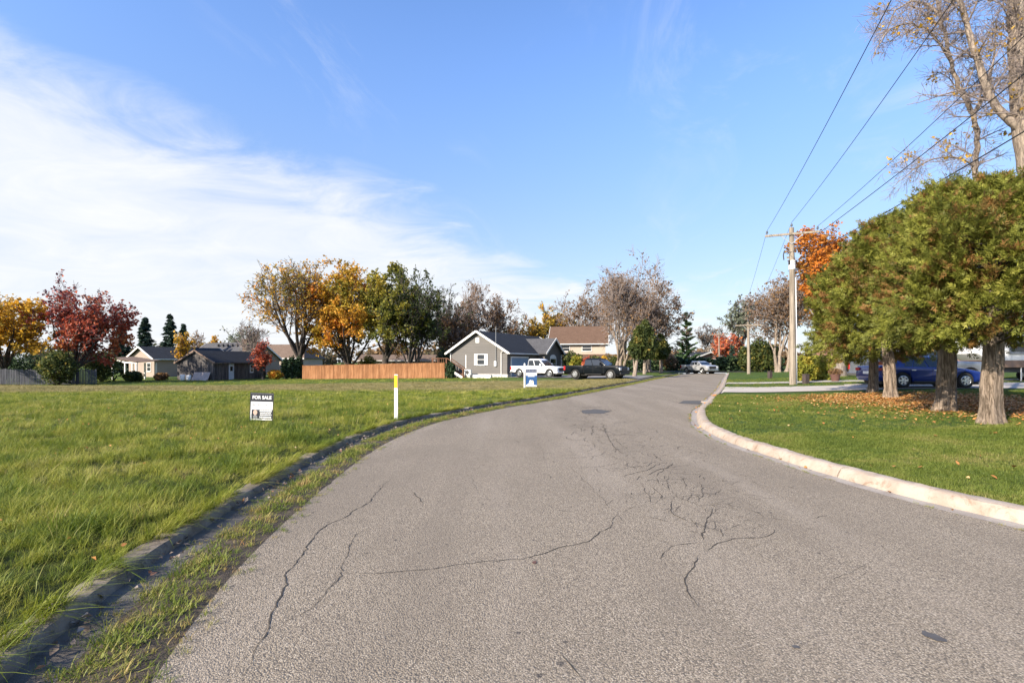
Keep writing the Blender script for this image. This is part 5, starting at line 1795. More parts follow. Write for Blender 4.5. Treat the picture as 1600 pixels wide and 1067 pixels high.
# ---- long cream bungalow behind the wooden fence
p = D(626, 92)
cb_ = thing('cream_bungalow', 'long low cream bungalow with brown roof behind the wooden fence', 'house', (p.x, p.y, p.z), R(4))
gable_block(cb_, 6.0, 14.5, 2.55, 3.45, 'siding_cream', 'roof_taupe', 0.4, x0=-7.25, y0=3.0, axis='x')
for x in (-4.8, -1.0, 1.6, 5.0):
    window(cb_, x, -0.01, 1.1, 1.1, 1.0, '-y')
# ---- far brick house past the road end
p = D(1108, 108)
bk = thing('brick_house', 'red brick house with dark low roof beyond the end of the road', 'house', (p.x, p.y, p.z), R(20))
gable_block(bk, 7.0, 7.0, 2.5, 3.6, 'brick', 'roof_dark', 0.5)
gable_block(bk, 6.0, 5.0, 2.0, 3.0, 'siding_cream', 'roof_grey', 0.4, x0=-8.6, y0=3, axis='x')
window(bk, -1.8, 0, 0.9, 1.4, 1.2, '-y')
window(bk, 1.6, 0, 0.9, 1.4, 1.2, '-y')
# ---- brick garage behind the cedars
p = D(1400, 52)
gr = thing('brick_garage', 'red brick garage with white door behind the trimmed cedars', 'garage', (p.x, p.y, p.z), R(-8))
gable_block(gr, 7.0, 13.0, 2.6, 4.3, 'brick', 'roof_brown', 0.5, x0=-4.6, y0=3.5, axis='x')
gd = MB().box(-4.1, -1.2, -0.05, -0.002, 0, 2.25)
for k in range(4):
    for j_ in range(4):
        gd.box(-4.02 + j_ * 0.72, -3.4 + j_ * 0.72, -0.065, -0.051, 0.08 + k * 0.55, 0.52 + k * 0.55)
gd.build('garage_door', 'white_paint', gr)
window(gr, 2.6, 0, 0.9, 1.3, 1.2, '-y')

# ------------------------------------------------------------------ fences
def ground_z(x, y):
    return float(H(x, y))


# wooden board fence, panels between posts
fa, fb = G(473.5, 592.6), G(694, 591.0)
fence = thing('wooden_fence', 'warm brown vertical board privacy fence across the back of the field', 'fence', (fa.x, fa.y, fa.z), 0)
postpx = [473.5, 495, 517.5, 540, 563, 588, 613, 639, 666, 694]


def on_line(px):
    t = (px - 800) / 800
    # intersection of the view column with the fence line (plan)
    dxy = fb - fa
    s = (t * fa.y - fa.x) / (dxy.x - t * dxy.y)
    return fa + dxy * s


pts = [on_line(q) for q in postpx]
ang = math.atan2(fb.y - fa.y, fb.x - fa.x)
for i, q in enumerate(pts):
    z = ground_z(q.x, q.y)
    hgt = np.interp(q.x, [fa.x, fb.x], [1.80, 1.86])
    MB().box(-0.06, 0.06, -0.06, 0.06, -0.15, hgt + 0.06).build('post', 'fence_cedar', fence, (q.x - fa.x, q.y - fa.y, z - fa.z), ang)
    if i == len(pts) - 1:
        break
    n2 = pts[i + 1]
    L_ = (Vector((n2.x, n2.y)) - Vector((q.x, q.y))).length
    z2 = ground_z(n2.x, n2.y)
    mb = MB()
    x = 0.07
    while x < L_ - 0.08:
        bwid = 0.135
        xe = min(x + bwid, L_ - 0.07)
        zb = (z + (z2 - z) * x / L_) - z
        top = zb + hgt + random.uniform(-0.012, 0.012)
        dd = random.choice((0.0, 0.012)) + random.uniform(0, 0.006)
        mb.box(x, xe, -0.035 - dd, -0.012 - dd, zb + 0.03, top, hue=random.random() ** 1.3)
        x += bwid + 0.008
    dz_ = z2 - z
    pn = mb.build('panel', 'fence_cedar', fence, (q.x - fa.x, q.y - fa.y, z - fa.z), ang)
    for zz in (0.3, hgt - 0.25):
        MB().bar((0.06, 0.02, zz), (L_ - 0.06, 0.02, zz + dz_), 0.04, 0.09).build('rail', 'fence_cedar', pn)
    MB().bar((0.03, -0.03, hgt + 0.02), (L_ - 0.03, -0.03, hgt + 0.02 + dz_), 0.10, 0.03).build('cap_rail', 'fence_cedar', pn)
# short return towards the deck
ret = thing('fence_return', 'short dark return of the board fence beside the deck stairs', 'fence', (fb.x + 0.1, fb.y + 0.1, fb.z), R(48))
for i in range(11):
    MB().box(i * 0.145, i * 0.145 + 0.135, -0.03, 0.0, 0, 1.8, hue=random.random()).build('board', 'fence_cedar', ret)
MB().box(1.6, 1.72, -0.06, 0.06, -0.1, 1.9).build('post', 'fence_cedar', ret)

# grey picket fence at the left
qa, qb = D(-60, 51), G(150, 600.5)
pf = thing('picket_fence', 'weathered grey picket fence at the left edge of the field', 'fence', (qa.x, qa.y, qa.z), 0)
Lp = math.hypot(qb.x - qa.x, qb.y - qa.y)
angp = math.atan2(qb.y - qa.y, qb.x - qa.x)
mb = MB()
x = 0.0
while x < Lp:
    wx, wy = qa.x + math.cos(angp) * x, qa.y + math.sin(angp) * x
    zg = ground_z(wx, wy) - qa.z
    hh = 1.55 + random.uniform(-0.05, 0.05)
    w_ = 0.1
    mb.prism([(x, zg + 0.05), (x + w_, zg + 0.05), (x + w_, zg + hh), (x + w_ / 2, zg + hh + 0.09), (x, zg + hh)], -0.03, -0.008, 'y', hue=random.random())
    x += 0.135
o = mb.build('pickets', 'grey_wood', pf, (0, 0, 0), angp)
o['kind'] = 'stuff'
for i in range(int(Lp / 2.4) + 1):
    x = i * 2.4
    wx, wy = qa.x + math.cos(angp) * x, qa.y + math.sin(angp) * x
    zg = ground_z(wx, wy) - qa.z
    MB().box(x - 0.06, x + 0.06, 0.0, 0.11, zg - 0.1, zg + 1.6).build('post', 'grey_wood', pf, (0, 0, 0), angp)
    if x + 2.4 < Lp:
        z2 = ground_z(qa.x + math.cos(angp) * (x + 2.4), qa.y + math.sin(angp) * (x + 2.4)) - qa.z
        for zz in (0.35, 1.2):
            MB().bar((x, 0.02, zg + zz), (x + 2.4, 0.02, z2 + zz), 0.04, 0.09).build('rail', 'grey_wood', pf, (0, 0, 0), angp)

# ------------------------------------------------------------------ vehicles
def wheel(root, x, y, r, wd, rim='chrome'):
    s = 1 if y > 0 else -1
    # rim: dish, lip and spokes
    n = 24
    def ring(rad, yy):
        return [(rad * math.cos(2 * math.pi * k / n), yy, rad * math.sin(2 * math.pi * k / n)) for k in range(n)]
    def loft(prof):
        vs, fs = [], []
        for rad, yy in prof:
            vs += ring(rad, yy)
        for i in range(len(prof) - 1):
            for k in range(n):
                fs.append((i * n + k, i * n + (k + 1) % n, (i + 1) * n + (k + 1) % n, (i + 1) * n + k))
        return vs, fs
    rr = r * 0.66
    o_ = s * wd / 2
    v, f = loft([(rr, -o_), (rr, o_ * 0.96), (rr * 0.93, o_), (rr * 0.88, o_ * 0.92), (rr * 0.86, o_ * 0.35), (0.02, o_ * 0.30)])
    mb = MB().add(v, f)
    for k in range(6):
        a = 2 * math.pi * k / 6
        mb.bar((0.05 * math.cos(a), o_ * 0.8, 0.05 * math.sin(a)), (rr * 0.9 * math.cos(a), o_ * 0.9, rr * 0.9 * math.sin(a)), 0.055, 0.075)
    v2, f2 = loft([(0.001, o_ * 0.95), (rr * 0.26, o_ * 0.9), (rr * 0.26, o_ * 0.5)])
    mb.add(v2, f2)
    w_ = mb.build('wheel', rim, root, (x, y, r), smooth=True)
    v, f = loft([(rr, -o_ * 0.95), (r * 0.9, -o_), (r * 0.985, -o_ * 0.8), (r, -o_ * 0.4), (r, o_ * 0.4), (r * 0.985, o_ * 0.8), (r * 0.9, o_), (rr, o_ * 0.95)])
    MB().add(v, f).build('tyre', 'rubber', w_, smooth=True)


def arch(cx_, cz, r, z0, n=9):
    """points of a wheel arch going from front to rear along the sill"""
    h = math.sqrt(max(0, r * r - (z0 - cz) ** 2))
    a0 = math.atan2(z0 - cz, h)
    return [(cx_ + r * math.cos(a), cz + r * math.sin(a)) for a in np.linspace(a0, math.pi - a0, n)]


def cab(root, paint, b0, b1, t0, t1, zb, zt, wb, wt, splits, glass='car_glass'):
    """greenhouse: bottom from x b0..b1 at zb, roof t0..t1 at zt"""
    zm = zb + (zt - zb) * 0.55
    def at(v):
        k = v ** 1.0
        x0 = b0 + (t0 - b0) * k
        x1 = b1 + (t1 - b1) * k
        w_ = wb + (wt - wb) * k
        return x0, x1, w_, zb + (zt - zb) * v
    vs, lv = [], [0, 0.5, 0.88, 1.0]
    for v in lv:
        x0, x1, w_, z = at(v)
        if v == 1.0:
            x0, x1, w_ = x0 + 0.10, x1 - 0.10, w_ - 0.10
        vs += [(x0, -w_, z), (x1, -w_, z), (x1, w_, z), (x0, w_, z)]
    fs = [(3, 2, 1, 0)]
    for i in range(len(lv) - 1):
        for k in range(4):
            fs.append((i * 4 + k, i * 4 + (k + 1) % 4, (i + 1) * 4 + (k + 1) % 4, (i + 1) * 4 + k))
    fs.append(tuple(len(vs) - 4 + k for k in range(4)))
    c = MB().add(vs, fs).build('cab', paint, root, bevel=0.035, smooth=True)
    e = 0.014
    va, vb = 0.07, 0.80
    xa0, xa1, wa, za = at(va)
    xb0, xb1, wb_, zb_ = at(vb)
    for s in (-1, 1):
        for u0, u1 in splits:
            q = [(xa0 + (xa1 - xa0) * u0, s * (wa + e), za), (xa0 + (xa1 - xa0) * u1, s * (wa + e), za),
                 (xb0 + (xb1 - xb0) * min(u1, 0.97), s * (wb_ + e), zb_), (xb0 + (xb1 - xb0) * max(u0, 0.03), s * (wb_ + e), zb_)]
            q2 = [(a, b - s * 0.02, c_) for a, b, c_ in q]
            MB().add(q + q2, [(0, 1, 2, 3), (7, 6, 5, 4), (0, 4, 5, 1), (1, 5, 6, 2), (2, 6, 7, 3), (3, 7, 4, 0)]).build('side_window', glass, c)
    for nm, xa, xb, s in (('windscreen', xa1, xb1, 1), ('rear_window', xa0, xb0, -1)):
        q = [(xa + s * e, -wa * 0.9, za), (xa + s * e, wa * 0.9, za), (xb + s * e, wb_ * 0.88, zb_), (xb + s * e, -wb_ * 0.88, zb_)]
        q2 = [(a - s * 0.02, b, c_) for a, b, c_ in q]
        MB().add(q + q2, [(0, 1, 2, 3), (7, 6, 5, 4), (0, 4, 5, 1), (1, 5, 6, 2), (2, 6, 7, 3), (3, 7, 4, 0)]).build(nm, glass, c)
    return c


def pickup(root, paint, L=5.9, Wd=2.0, Ht=1.95, r=0.40, rim='chrome', grille='chrome'):
    hl, hw = L / 2, Wd / 2
    xr_, xf = -hl + 1.22, hl - 1.0
    zs, belt = 0.50, 1.22
    # cab and nose body
    xc = -0.80
    pl = [(xc, zs)] + [(xc, belt), (1.45, belt + 0.02), (hl - 0.45, belt - 0.03), (hl - 0.12, belt - 0.14), (hl - 0.04, 0.85), (hl, 0.62), (hl - 0.05, 0.42)]
    pl += [(xf + 0.62, 0.46)] + arch(xf, r, r + 0.11, zs - 0.02)[0:] + [(xf - 0.6, zs - 0.04)]
    MB().prism(pl, -hw, hw, 'y').build('body', paint, root, bevel=0.05, smooth=True)
    cab(root, paint, xc + 0.02, 1.55, xc + 0.10, 0.62, belt - 0.02, Ht, hw - 0.07, hw - 0.26, [(0.03, 0.40), (0.44, 0.93)])
    # bed: two sides with arches, tailgate, floor, headboard
    bs = [(xc - 0.03, zs), (xc - 0.03, belt - 0.01), (-hl + 0.04, belt - 0.01), (-hl + 0.03, 0.58)] + [(xr_ - 0.56, 0.52)] + arch(xr_, r, r + 0.11, zs)[::-1]
    for s in (-1, 1):
        MB().prism(bs, s * hw, s * (hw - 0.12), 'y').build('bed_side', paint, root, bevel=0.02, smooth=True)
    MB().box(-hl + 0.02, -hl + 0.10, -hw + 0.125, hw - 0.125, 0.6, belt - 0.01).build('tailgate', paint, root, bevel=0.02)
    MB().box(-hl + 0.11, xc - 0.02, -hw + 0.125, hw - 0.125, 0.62, 0.68).build('bed_floor', 'black_plastic', root)
    MB().box(xc - 0.1, xc - 0.02, -hw + 0.125, hw - 0.125, 0.685, belt - 0.01).build('bed_headboard', paint, root)
    MB().box(-hl + 0.3, hl - 0.3, -hw + 0.32, hw - 0.32, 0.28, 0.5).build('underbody', 'black_plastic', root)
    MB().box(-hl - 0.10, -hl + 0.02, -hw + 0.05, hw - 0.05, 0.42, 0.62).build('rear_bumper', 'chrome', root, bevel=0.03)
    MB().box(hl - 0.06, hl + 0.08, -hw + 0.03, hw - 0.03, 0.40, 0.62).build('front_bumper', grille, root, bevel=0.04)
    g_ = MB().box(hl - 0.08, hl + 0.012, -hw + 0.42, hw - 0.42, 0.66, 1.04)
    for k in range(3):
        g_.box(hl + 0.012, hl + 0.03, -hw + 0.44, hw - 0.44, 0.70 + k * 0.12, 0.74 + k * 0.12)
    g_.build('grille', 'dark_metal', root, bevel=0.01)
    for s in (-1, 1):
        MB().box(hl - 0.22, hl + 0.005, s * (hw - 0.2) - 0.19, s * (hw - 0.2) + 0.19 + 0.004, 0.78, 1.04).build('headlight', 'clear_lamp', root, bevel=0.03)
        MB().box(-hl + 0.0, -hl + 0.2, s * (hw - 0.06) - 0.075, s * (hw - 0.06) + 0.075, 0.78, 1.16).build('tail_light', 'red_lamp', root, bevel=0.02)
        m_ = MB().box(1.02, 1.14, s * (hw + 0.14) - 0.13, s * (hw + 0.14) + 0.13, belt + 0.05, belt + 0.30)
        m_.build('mirror', paint, root, bevel=0.03)
        for x in (-0.42, 0.45):
            MB().box(x, x + 0.2, s * (hw + 0.012) - 0.012, s * (hw + 0.012) + 0.012, belt - 0.16, belt - 0.12).build('door_handle', 'chrome' if paint != 'paint_black' else 'black_plastic', root)
        dl = MB()
        for x in (-0.76, 0.22, 1.28):
            dl.box(x, x + 0.014, s * (hw + 0.001) - 0.002, s * (hw + 0.001) + 0.002, zs + 0.04, belt - 0.03)
        dl.build('door_seam', 'black_plastic', root)
        MB().box(-0.6, 1.1, s * (hw - 0.05) - 0.08, s * (hw - 0.05) + 0.08, 0.40, 0.46).build('running_board', 'black_plastic', root)
        for x in (xr_, xf):
            wheel(root, x, s * (hw - 0.16), r, 0.27, rim)
            # dark wheel well
            MB().tube([(x, s * (hw - 0.42), r), (x, s * (hw - 0.125), r)], r + 0.10, 18).build('wheel_well', 'black_plastic', root)


def sedan(root, paint, L=4.7, Wd=1.82, Ht=1.45, r=0.335):
    hl, hw = L / 2, Wd / 2
    xr_, xf = -1.32, 1.40
    zs, belt = 0.26, 0.93
    pl = [(-hl + 0.10, zs + 0.04), (-hl, 0.48), (-hl + 0.03, 0.80), (-hl + 0.10, 1.02), (-hl + 0.5, 1.04), (-1.35, belt + 0.06), (0.95, belt), (1.45, belt - 0.06), (hl - 0.35, 0.74), (hl - 0.08, 0.60), (hl, 0.45), (hl - 0.06, zs)]
    pl += [(xf + 0.44, zs)] + arch(xf, r, r + 0.055, zs) + arch(xr_, r, r + 0.055, zs) + []
    MB().prism(pl, -hw, hw, 'y').build('body', paint, root, bevel=0.06, smooth=True, segs=3)
    cab(root, paint, -1.95, 1.15, -1.05, 0.18, belt - 0.01, Ht, hw - 0.06, hw - 0.30, [(0.20, 0.33), (0.345, 0.56), (0.585, 0.93)])
    MB().box(-hl + 0.3, hl - 0.3, -hw + 0.25, hw - 0.25, 0.16, 0.3).build('underbody', 'black_plastic', root)
    for s in (-1, 1):
        MB().box(hl - 0.36, hl - 0.06, s * (hw - 0.16) - 0.13, s * (hw - 0.16) + 0.135, 0.56, 0.70).build('headlight', 'clear_lamp', root, bevel=0.03)
        MB().box(-hl - 0.005, -hl + 0.26, s * (hw - 0.15) - 0.16, s * (hw - 0.15) + 0.155, 0.78, 0.92).build('tail_light', 'red_lamp', root, bevel=0.02)
        MB().box(0.72, 0.84, s * (hw + 0.06) - 0.10, s * (hw + 0.06) + 0.10, belt + 0.02, belt + 0.16).build('mirror', paint, root, bevel=0.03)
        for x in (-0.95, 0.02):
            MB().box(x, x + 0.18, s * (hw + 0.01) - 0.012, s * (hw + 0.01) + 0.012, 0.80, 0.83).build('door_handle', 'chrome', root)
        dl = MB()
        for x in (-1.02, -0.05, 0.92):
            dl.box(x, x + 0.012, s * (hw + 0.001) - 0.002, s * (hw + 0.001) + 0.002, zs + 0.1, belt - 0.04)
        dl.build('door_seam', 'black_plastic', root)
        MB().box(-0.85, 0.95, s * (hw - 0.01) - 0.02, s * (hw - 0.01) + 0.02, zs - 0.02, zs + 0.05).build('sill', 'black_plastic', root)
        for x in (xr_, xf):
            wheel(root, x, s * (hw - 0.10), r, 0.21)
            MB().tube([(x, s * (hw - 0.34), r), (x, s * (hw - 0.075), r)], r + 0.05, 18).build('wheel_well', 'black_plastic', root)
    MB().box(hl - 0.1, hl + 0.01, -0.5, 0.5, 0.3, 0.5).build('grille', 'black_plastic', root, bevel=0.02)
    MB().box(-hl - 0.012, -hl + 0.05, -0.26, 0.26, 0.62, 0.75).build('licence_plate', 'sign_white', root)


def park(name, label, cat, p, heading, builder, **k):
    root = thing(name, label, cat, p, heading)
    builder(root, **k)
    # sit on the slope between the axles
    return root


wp = Vector((2.9, 57.2, 0)); wp.z = float(H(wp.x, wp.y)) + 0.065
t_ = park('pickup_truck', 'white crew cab pickup parked in front of the blue garage door', 'pickup', wp, R(-36), pickup, paint='paint_white', L=6.2, Wd=2.03, Ht=2.02, r=0.42)
kp_ = Vector((7.95, 48.6, 0)); kp_.z = float(H(kp_.x, kp_.y)) + 0.065
t_ = park('pickup_truck', 'black crew cab pickup parked near the road in front of the white pickup', 'pickup', kp_, R(-37), pickup, paint='paint_black', L=5.9, Ht=1.9, grille='black_plastic', rim='metal_grey')
gp = D(1432, 28.0); gp.z += 0.025
park('pickup_truck', 'grey pickup parked behind the blue sedan, mostly hidden', 'pickup', gp, R(-3), pickup, paint='paint_grey', L=6.1, Ht=1.92)
sp = D(1437, 24.6); sp.z += 0.026
park('sedan', 'blue sedan parked on the driveway behind the cedar trunks', 'car', sp, R(-5), sedan, paint='paint_blue', L=4.85, Wd=1.84, Ht=1.47)
fp = D(1092, 73.5); fp.z = 0.02
park('pickup_truck', 'silver pickup driving towards us at the far end of the road', 'pickup', fp, R(-68), pickup, paint='paint_silver', L=5.4, Ht=1.75)

# white travel trailer at the right edge
tp_ = D(1612, 33.5)
tr = thing('trailer', 'long white trailer with tan lower panel at the right edge behind cedars', 'trailer', tp_, R(-4))
MB().prism([(-4.3, 1.75), (-4.0, 2.75), (-3.4, 3.05), (4.2, 3.05), (4.3, 2.9), (4.3, 1.3), (-3.6, 1.3)], -1.2, 1.2, 'y').build('body', 'white_plastic', tr, bevel=0.06, smooth=True)
MB().prism([(-3.55, 1.29), (4.3, 1.29), (4.3, 0.86), (-2.6, 0.86)], -1.18, 1.18, 'y').build('lower_panel', 'tan_panel', tr, bevel=0.02)
MB().box(-2.5, 4.1, -0.9, 0.9, 0.55, 0.85).build('chassis', 'dark_metal', tr)
MB().bar((-2.4, 0, 0.6), (-5.1, 0, 0.55), 0.12, 0.12).build('drawbar', 'dark_metal', tr)
MB().tube([(-1.6, -1.1, 0.0), (-1.6, -1.1, 1.3)], 0.035, 8).build('stand', 'white_paint', tr)
MB().tube([(-4.7, 0, 0.0), (-4.7, 0, 1.2)], 0.04, 8).build('jack', 'white_paint', tr)
for s in (-1, 1):
    for x in (0.3, 1.15):
        wheel(tr, x, s * 1.0, 0.34, 0.2)
for x in (-1.8, 1.6):
    window(tr, x, -1.205, 1.85, 1.1, 0.6, '-y', mull=False, frame='metal_grey')

# ------------------------------------------------------------------ utility poles and wires
def utility_pole(p, h, label, near=True, rz=R(-24), r=0.19):
    root = thing('utility_pole', label, 'pole', p, 0, 'wooden utility poles along the road')
    pts = [(0, 0, -0.2), (-0.02, 0, h * 0.35), (-0.05, 0, h * 0.7), (-0.09, 0, h)]
    MB().tube(pts, [r * 1.08, r * 0.96, r * 0.84, r * 0.7], 14).build('pole', 'pole_wood', root, smooth=True)
    ca, sa = math.cos(rz), math.sin(rz)
    def A(u, v, z):
        return (-0.085 + u * ca - v * sa, u * sa + v * ca, z)
    za = h - 0.42
    arm = MB().bar(A(-1.5, -0.16, za), A(1.5, -0.16, za), 0.10, 0.12).build('crossarm', 'pole_wood', root)
    for s in (-1, 1):
        MB().bar(A(s * 0.62, -0.17, za - 0.05), A(0, -0.16, za - 0.62), 0.03, 0.04).build('brace', 'metal_grey', root)
    for u, z, v in ((-1.38, za + 0.06, -0.16), (1.38, za + 0.06, -0.16), (0, h, 0)):
        c = A(u, v, z)
        MB().lathe([(0.0, z), (0.018, z), (0.018, z + 0.10), (0.06, z + 0.10), (0.075, z + 0.15), (0.05, z + 0.18), (0.06, z + 0.21), (0.035, z + 0.26), (0.0, z + 0.27)], 10, (c[0], c[1])).build('insulator', 'porcelain', root, smooth=True)
    if near:
        MB().lathe([(r * 0.95, h * 0.735), (r * 0.98, h * 0.735), (r * 0.98, h * 0.79), (r * 0.9, h * 0.79)], 14, (-0.055, 0)).build('pole_sleeve', 'white_paint', root)
        MB().tube([(r * 0.92, -0.06, -0.1), (r * 0.86, -0.06, h * 0.35), (r * 0.62, -0.06, h * 0.68)], 0.05, 8).build('conduit', 'white_plastic', root)
        MB().bar((-0.1, -0.1, h * 0.845), (-0.65, -0.22, h * 0.835), 0.025).tube([(-0.65, -0.22, h * 0.85), (-0.72, -0.23, h * 0.82), (-0.68, -0.22, h * 0.79)], 0.035, 6).build('cable_bracket', 'dark_metal', root)
        MB().box(-0.28, -0.2, -0.1, 0.02, h * 0.765, h * 0.79).build('cable_clamp', 'dark_metal', root)
    return root


pole_p = G(1239, 601)
ph_ = top_h(356, pole_p)
utility_pole(pole_p, ph_, 'tall near wooden utility pole with crossarm beside the hedge')
far_p = G(1170, 584)
far_h = top_h(503, far_p)
utility_pole(far_p, far_h, 'middle distance wooden utility pole in front of the evergreens', False)
far2 = D(1124, 92)
utility_pole(far2, top_h(519, far2), 'farthest thin utility pole beside the brick house', False, r=0.12)


def wire(label, a, b, sag, r=0.011, name='power_line'):
    a, b = Vector(a), Vector(b)
    pts = []
    for t in np.linspace(0, 1, 28):
        p = a + (b - a) * t
        p.z -= sag * 4 * t * (1 - t)
        pts.append(p)
    o = MB().tube(pts, r, 6).build(name, 'wire', smooth=True)
    return tag(o, label, 'wire', 'overhead wires along the road')


rz = R(-24)
base = pole_p + Vector((-0.085, 0, 0))
za = pole_p.z + ph_ - 0.42 + 0.33
ends = {}
for key, u in (('a', -1.38), ('b', 0.0), ('c', 1.38)):
    ends[key] = Vector((base.x + u * math.cos(rz) + 0.16 * math.sin(rz) * (u != 0), base.y + u * math.sin(rz) - 0.16 * math.cos(rz) * (u != 0), za + (0.42 if u == 0 else 0)))
wire('leftmost overhead power wire crossing the blue sky', ends['a'], (4.0, 0.0, 9.6), 0.35)
wire('second overhead power wire from the left, from the pole top', ends['b'], (5.6, 0.0, 9.9), 0.35)
wire('third overhead power wire from the left, from the right arm end', ends['c'], (8.0, 0.0, 9.6), 0.35)
wire('upper of the two low cables passing over the cedars', (base.x, base.y - 0.15, pole_p.z + ph_ * 0.845), (7.2, -2.0, 8.1), 0.3, 0.013)
wire('lowest thick cable passing over the cedars', (base.x, base.y - 0.15, pole_p.z + ph_ * 0.775), (8.4, -2.0, 7.2), 0.3, 0.016)
fe = far_p + Vector((-0.085, 0, far_h - 0.1))
wire('thin power wire running on from the near pole arm to the far pole', ends['a'], fe + Vector((-1.2, 0, 0)), 0.5, 0.009)
wire('thin power wire running on from the near pole top to the far pole', ends['b'], fe + Vector((0, 0, 0.3)), 0.5, 0.009)
wire('service wire dropping from the far pole towards the roadside cedars', fe + Vector((-0.3, 0, -0.4)), (20.0, 80, 6.0), 0.6, 0.012)

# pedestals and flower pot
for i, (px, py, top, lab) in enumerate([(1259, 599.5, 584.5, 'brown utility pedestal right of the near utility pole'), (1203, 591, 580, 'small brown utility pedestal on the far lawn edge')]):
    p = G(px, py)
    h = top_h(top, p)
    o = thing('utility_pedestal', lab, 'pedestal', p, R(15), 'brown utility pedestals')
    MB().box(-0.16, 0.16, -0.13, 0.13, -0.1, h * 0.86).build('case', 'brown_plastic', o, bevel=0.02)
    MB().box(-0.175, 0.175, -0.145, 0.145, h * 0.86, h).build('cap', 'brown_plastic', o, bevel=0.03)
p = G(1305, 596)
fpot = thing('flower_pot', 'terracotta flower pot with rust coloured mums by the big trunk', 'planter', p)
MB().lathe([(0.0, 0.0), (0.2, 0.0), (0.30, 0.42), (0.33, 0.42), (0.33, 0.48), (0.27, 0.48), (0.26, 0.42), (0.0, 0.42)], 16).build('pot', 'terracotta', fpot, smooth=True)
rs = np.random.default_rng(3)
u = rs.normal(0, 1, (500, 3)); u /= np.linalg.norm(u, axis=1)[:, None]
P = u * rs.random((500, 1)) ** 0.4 * np.array([0.42, 0.42, 0.25]) + np.array([0, 0, 0.62])
V, F = kites(P, 0.07, rs)
link('flowers', np_mesh('flowers', V, F, np.repeat(rs.random(500), 4)), 'leaf_rust', fpot)

# ------------------------------------------------------------------ marker post and signs
p = G(619, 654)
mk = thing('marker_post', 'white plastic marker post with yellow reflective top by the left kerb', 'post', p, R(-8))
hm = top_h(585, p)
wm = 0.052
MB().box(-wm, wm, -0.022, 0.022, -0.2, hm).build('post', 'white_plastic', mk, bevel=0.012)
MB().box(-wm * 0.9, wm * 0.9, -0.028, -0.0225, hm * 0.70, hm * 0.985).build('reflector', 'yellow_tape', mk)
MB().box(-wm * 0.9, wm * 0.9, 0.0225, 0.028, hm * 0.70, hm * 0.985).build('reflector', 'yellow_tape', mk)


def text_part(txt, size, x, z, y, mat, parent, name='lettering', width=None, align='CENTER', bold=0.0):
    cu = bpy.data.curves.new(name, 'FONT')
    cu.body = txt
    cu.size = size
    cu.align_x = align
    cu.align_y = 'CENTER'
    cu.extrude = 0.0008
    cu.offset = bold
    o = bpy.data.objects.new(name, cu)
    col.objects.link(o)
    bpy.context.view_layer.update()
    me = bpy.data.meshes.new_from_object(o.evaluated_get(bpy.context.evaluated_depsgraph_get()))
    bpy.data.objects.remove(o)
    bpy.data.curves.remove(cu)
    me.materials.clear()
    co = np.empty(len(me.vertices) * 3, np.float32)
    me.vertices.foreach_get('co', co)
    co = co.reshape(-1, 3)
    if width and len(co):
        co[:, 0] *= width / (co[:, 0].max() - co[:, 0].min())
    V = np.c_[co[:, 0] + x, y - co[:, 2], co[:, 1] + z]
    me.vertices.foreach_set('co', V.astype(np.float32).ravel())
    me.update()
    me.name = name
    return link(name, me, mat, parent)


# small dark and white sale sign in the grass
p = G(408, 658)
k_ = p.y / 800
sw, s_h = 33 * k_, 43.5 * k_
sg = thing('sale_sign', 'small dark and white FOR SALE yard sign standing in the grass', 'sign', p, R(6))
sg.rotation_euler.y = R(2.2)
MB().box(-sw / 2, sw / 2, -0.004, 0.004, 0.03, s_h).build('panel', 'sign_white', sg)
fr = MB()
for x in (-sw / 2 - 0.008, sw / 2 + 0.008):
    fr.box(x - 0.008, x + 0.008, -0.008, 0.008, -0.25, s_h + 0.012)
fr.box(-sw / 2, sw / 2, -0.008, 0.008, s_h + 0.001, s_h + 0.014)
fr.build('frame', 'dark_metal', sg)
MB().box(-sw / 2 + 0.002, sw / 2 - 0.002, -0.0062, -0.0045, s_h * 0.705, s_h - 0.004).build('header_band', 'sign_dark', sg)
text_part('FOR SALE', 0.12, 0, s_h * 0.85, -0.0072, 'sign_white', sg, width=sw * 0.86, bold=0.004)
text_part('BLUECOAST', 0.085, 0, s_h * 0.585, -0.0062, 'sign_grey', sg, width=sw * 0.84)
MB().box(-sw / 2 + 0.03, sw / 2 - 0.002, -0.0062, -0.0045, s_h * 0.09, s_h * 0.415).build('contact_band', 'sign_dark', sg)
hd = [(-sw * 0.28 + 0.052 * math.cos(a), s_h * 0.315 + 0.066 * math.sin(a)) for a in np.linspace(0, 2 * math.pi, 16, endpoint=False)]
MB().prism(hd, -0.0076, -0.0064, 'y').build('portrait', 'sign_skin', sg)
MB().prism([(-sw * 0.28 - 0.045, s_h * 0.09), (-sw * 0.28 + 0.05, s_h * 0.09), (-sw * 0.28 + 0.055, s_h * 0.18), (-sw * 0.28 + 0.02, s_h * 0.225), (-sw * 0.28 - 0.02, s_h * 0.225), (-sw * 0.28 - 0.05, s_h * 0.18)], -0.0075, -0.0063, 'y').build('portrait_shirt', 'sign_grey', sg)
ln = MB()
for row, hh, x0f in ((0.37, 0.042, -0.08), (0.295, 0.026, -0.06), (0.235, 0.026, -0.06), (0.15, 0.044, -0.08)):
    x = sw * x0f
    while x < sw * 0.44:
        w_ = random.uniform(0.018, 0.05)
        ln.box(x, min(x + w_, sw * 0.46), -0.0076, -0.0064, s_h * row - hh / 2, s_h * row + hh / 2)
        x += w_ + 0.008
ln.build('small_print', 'sign_white', sg)

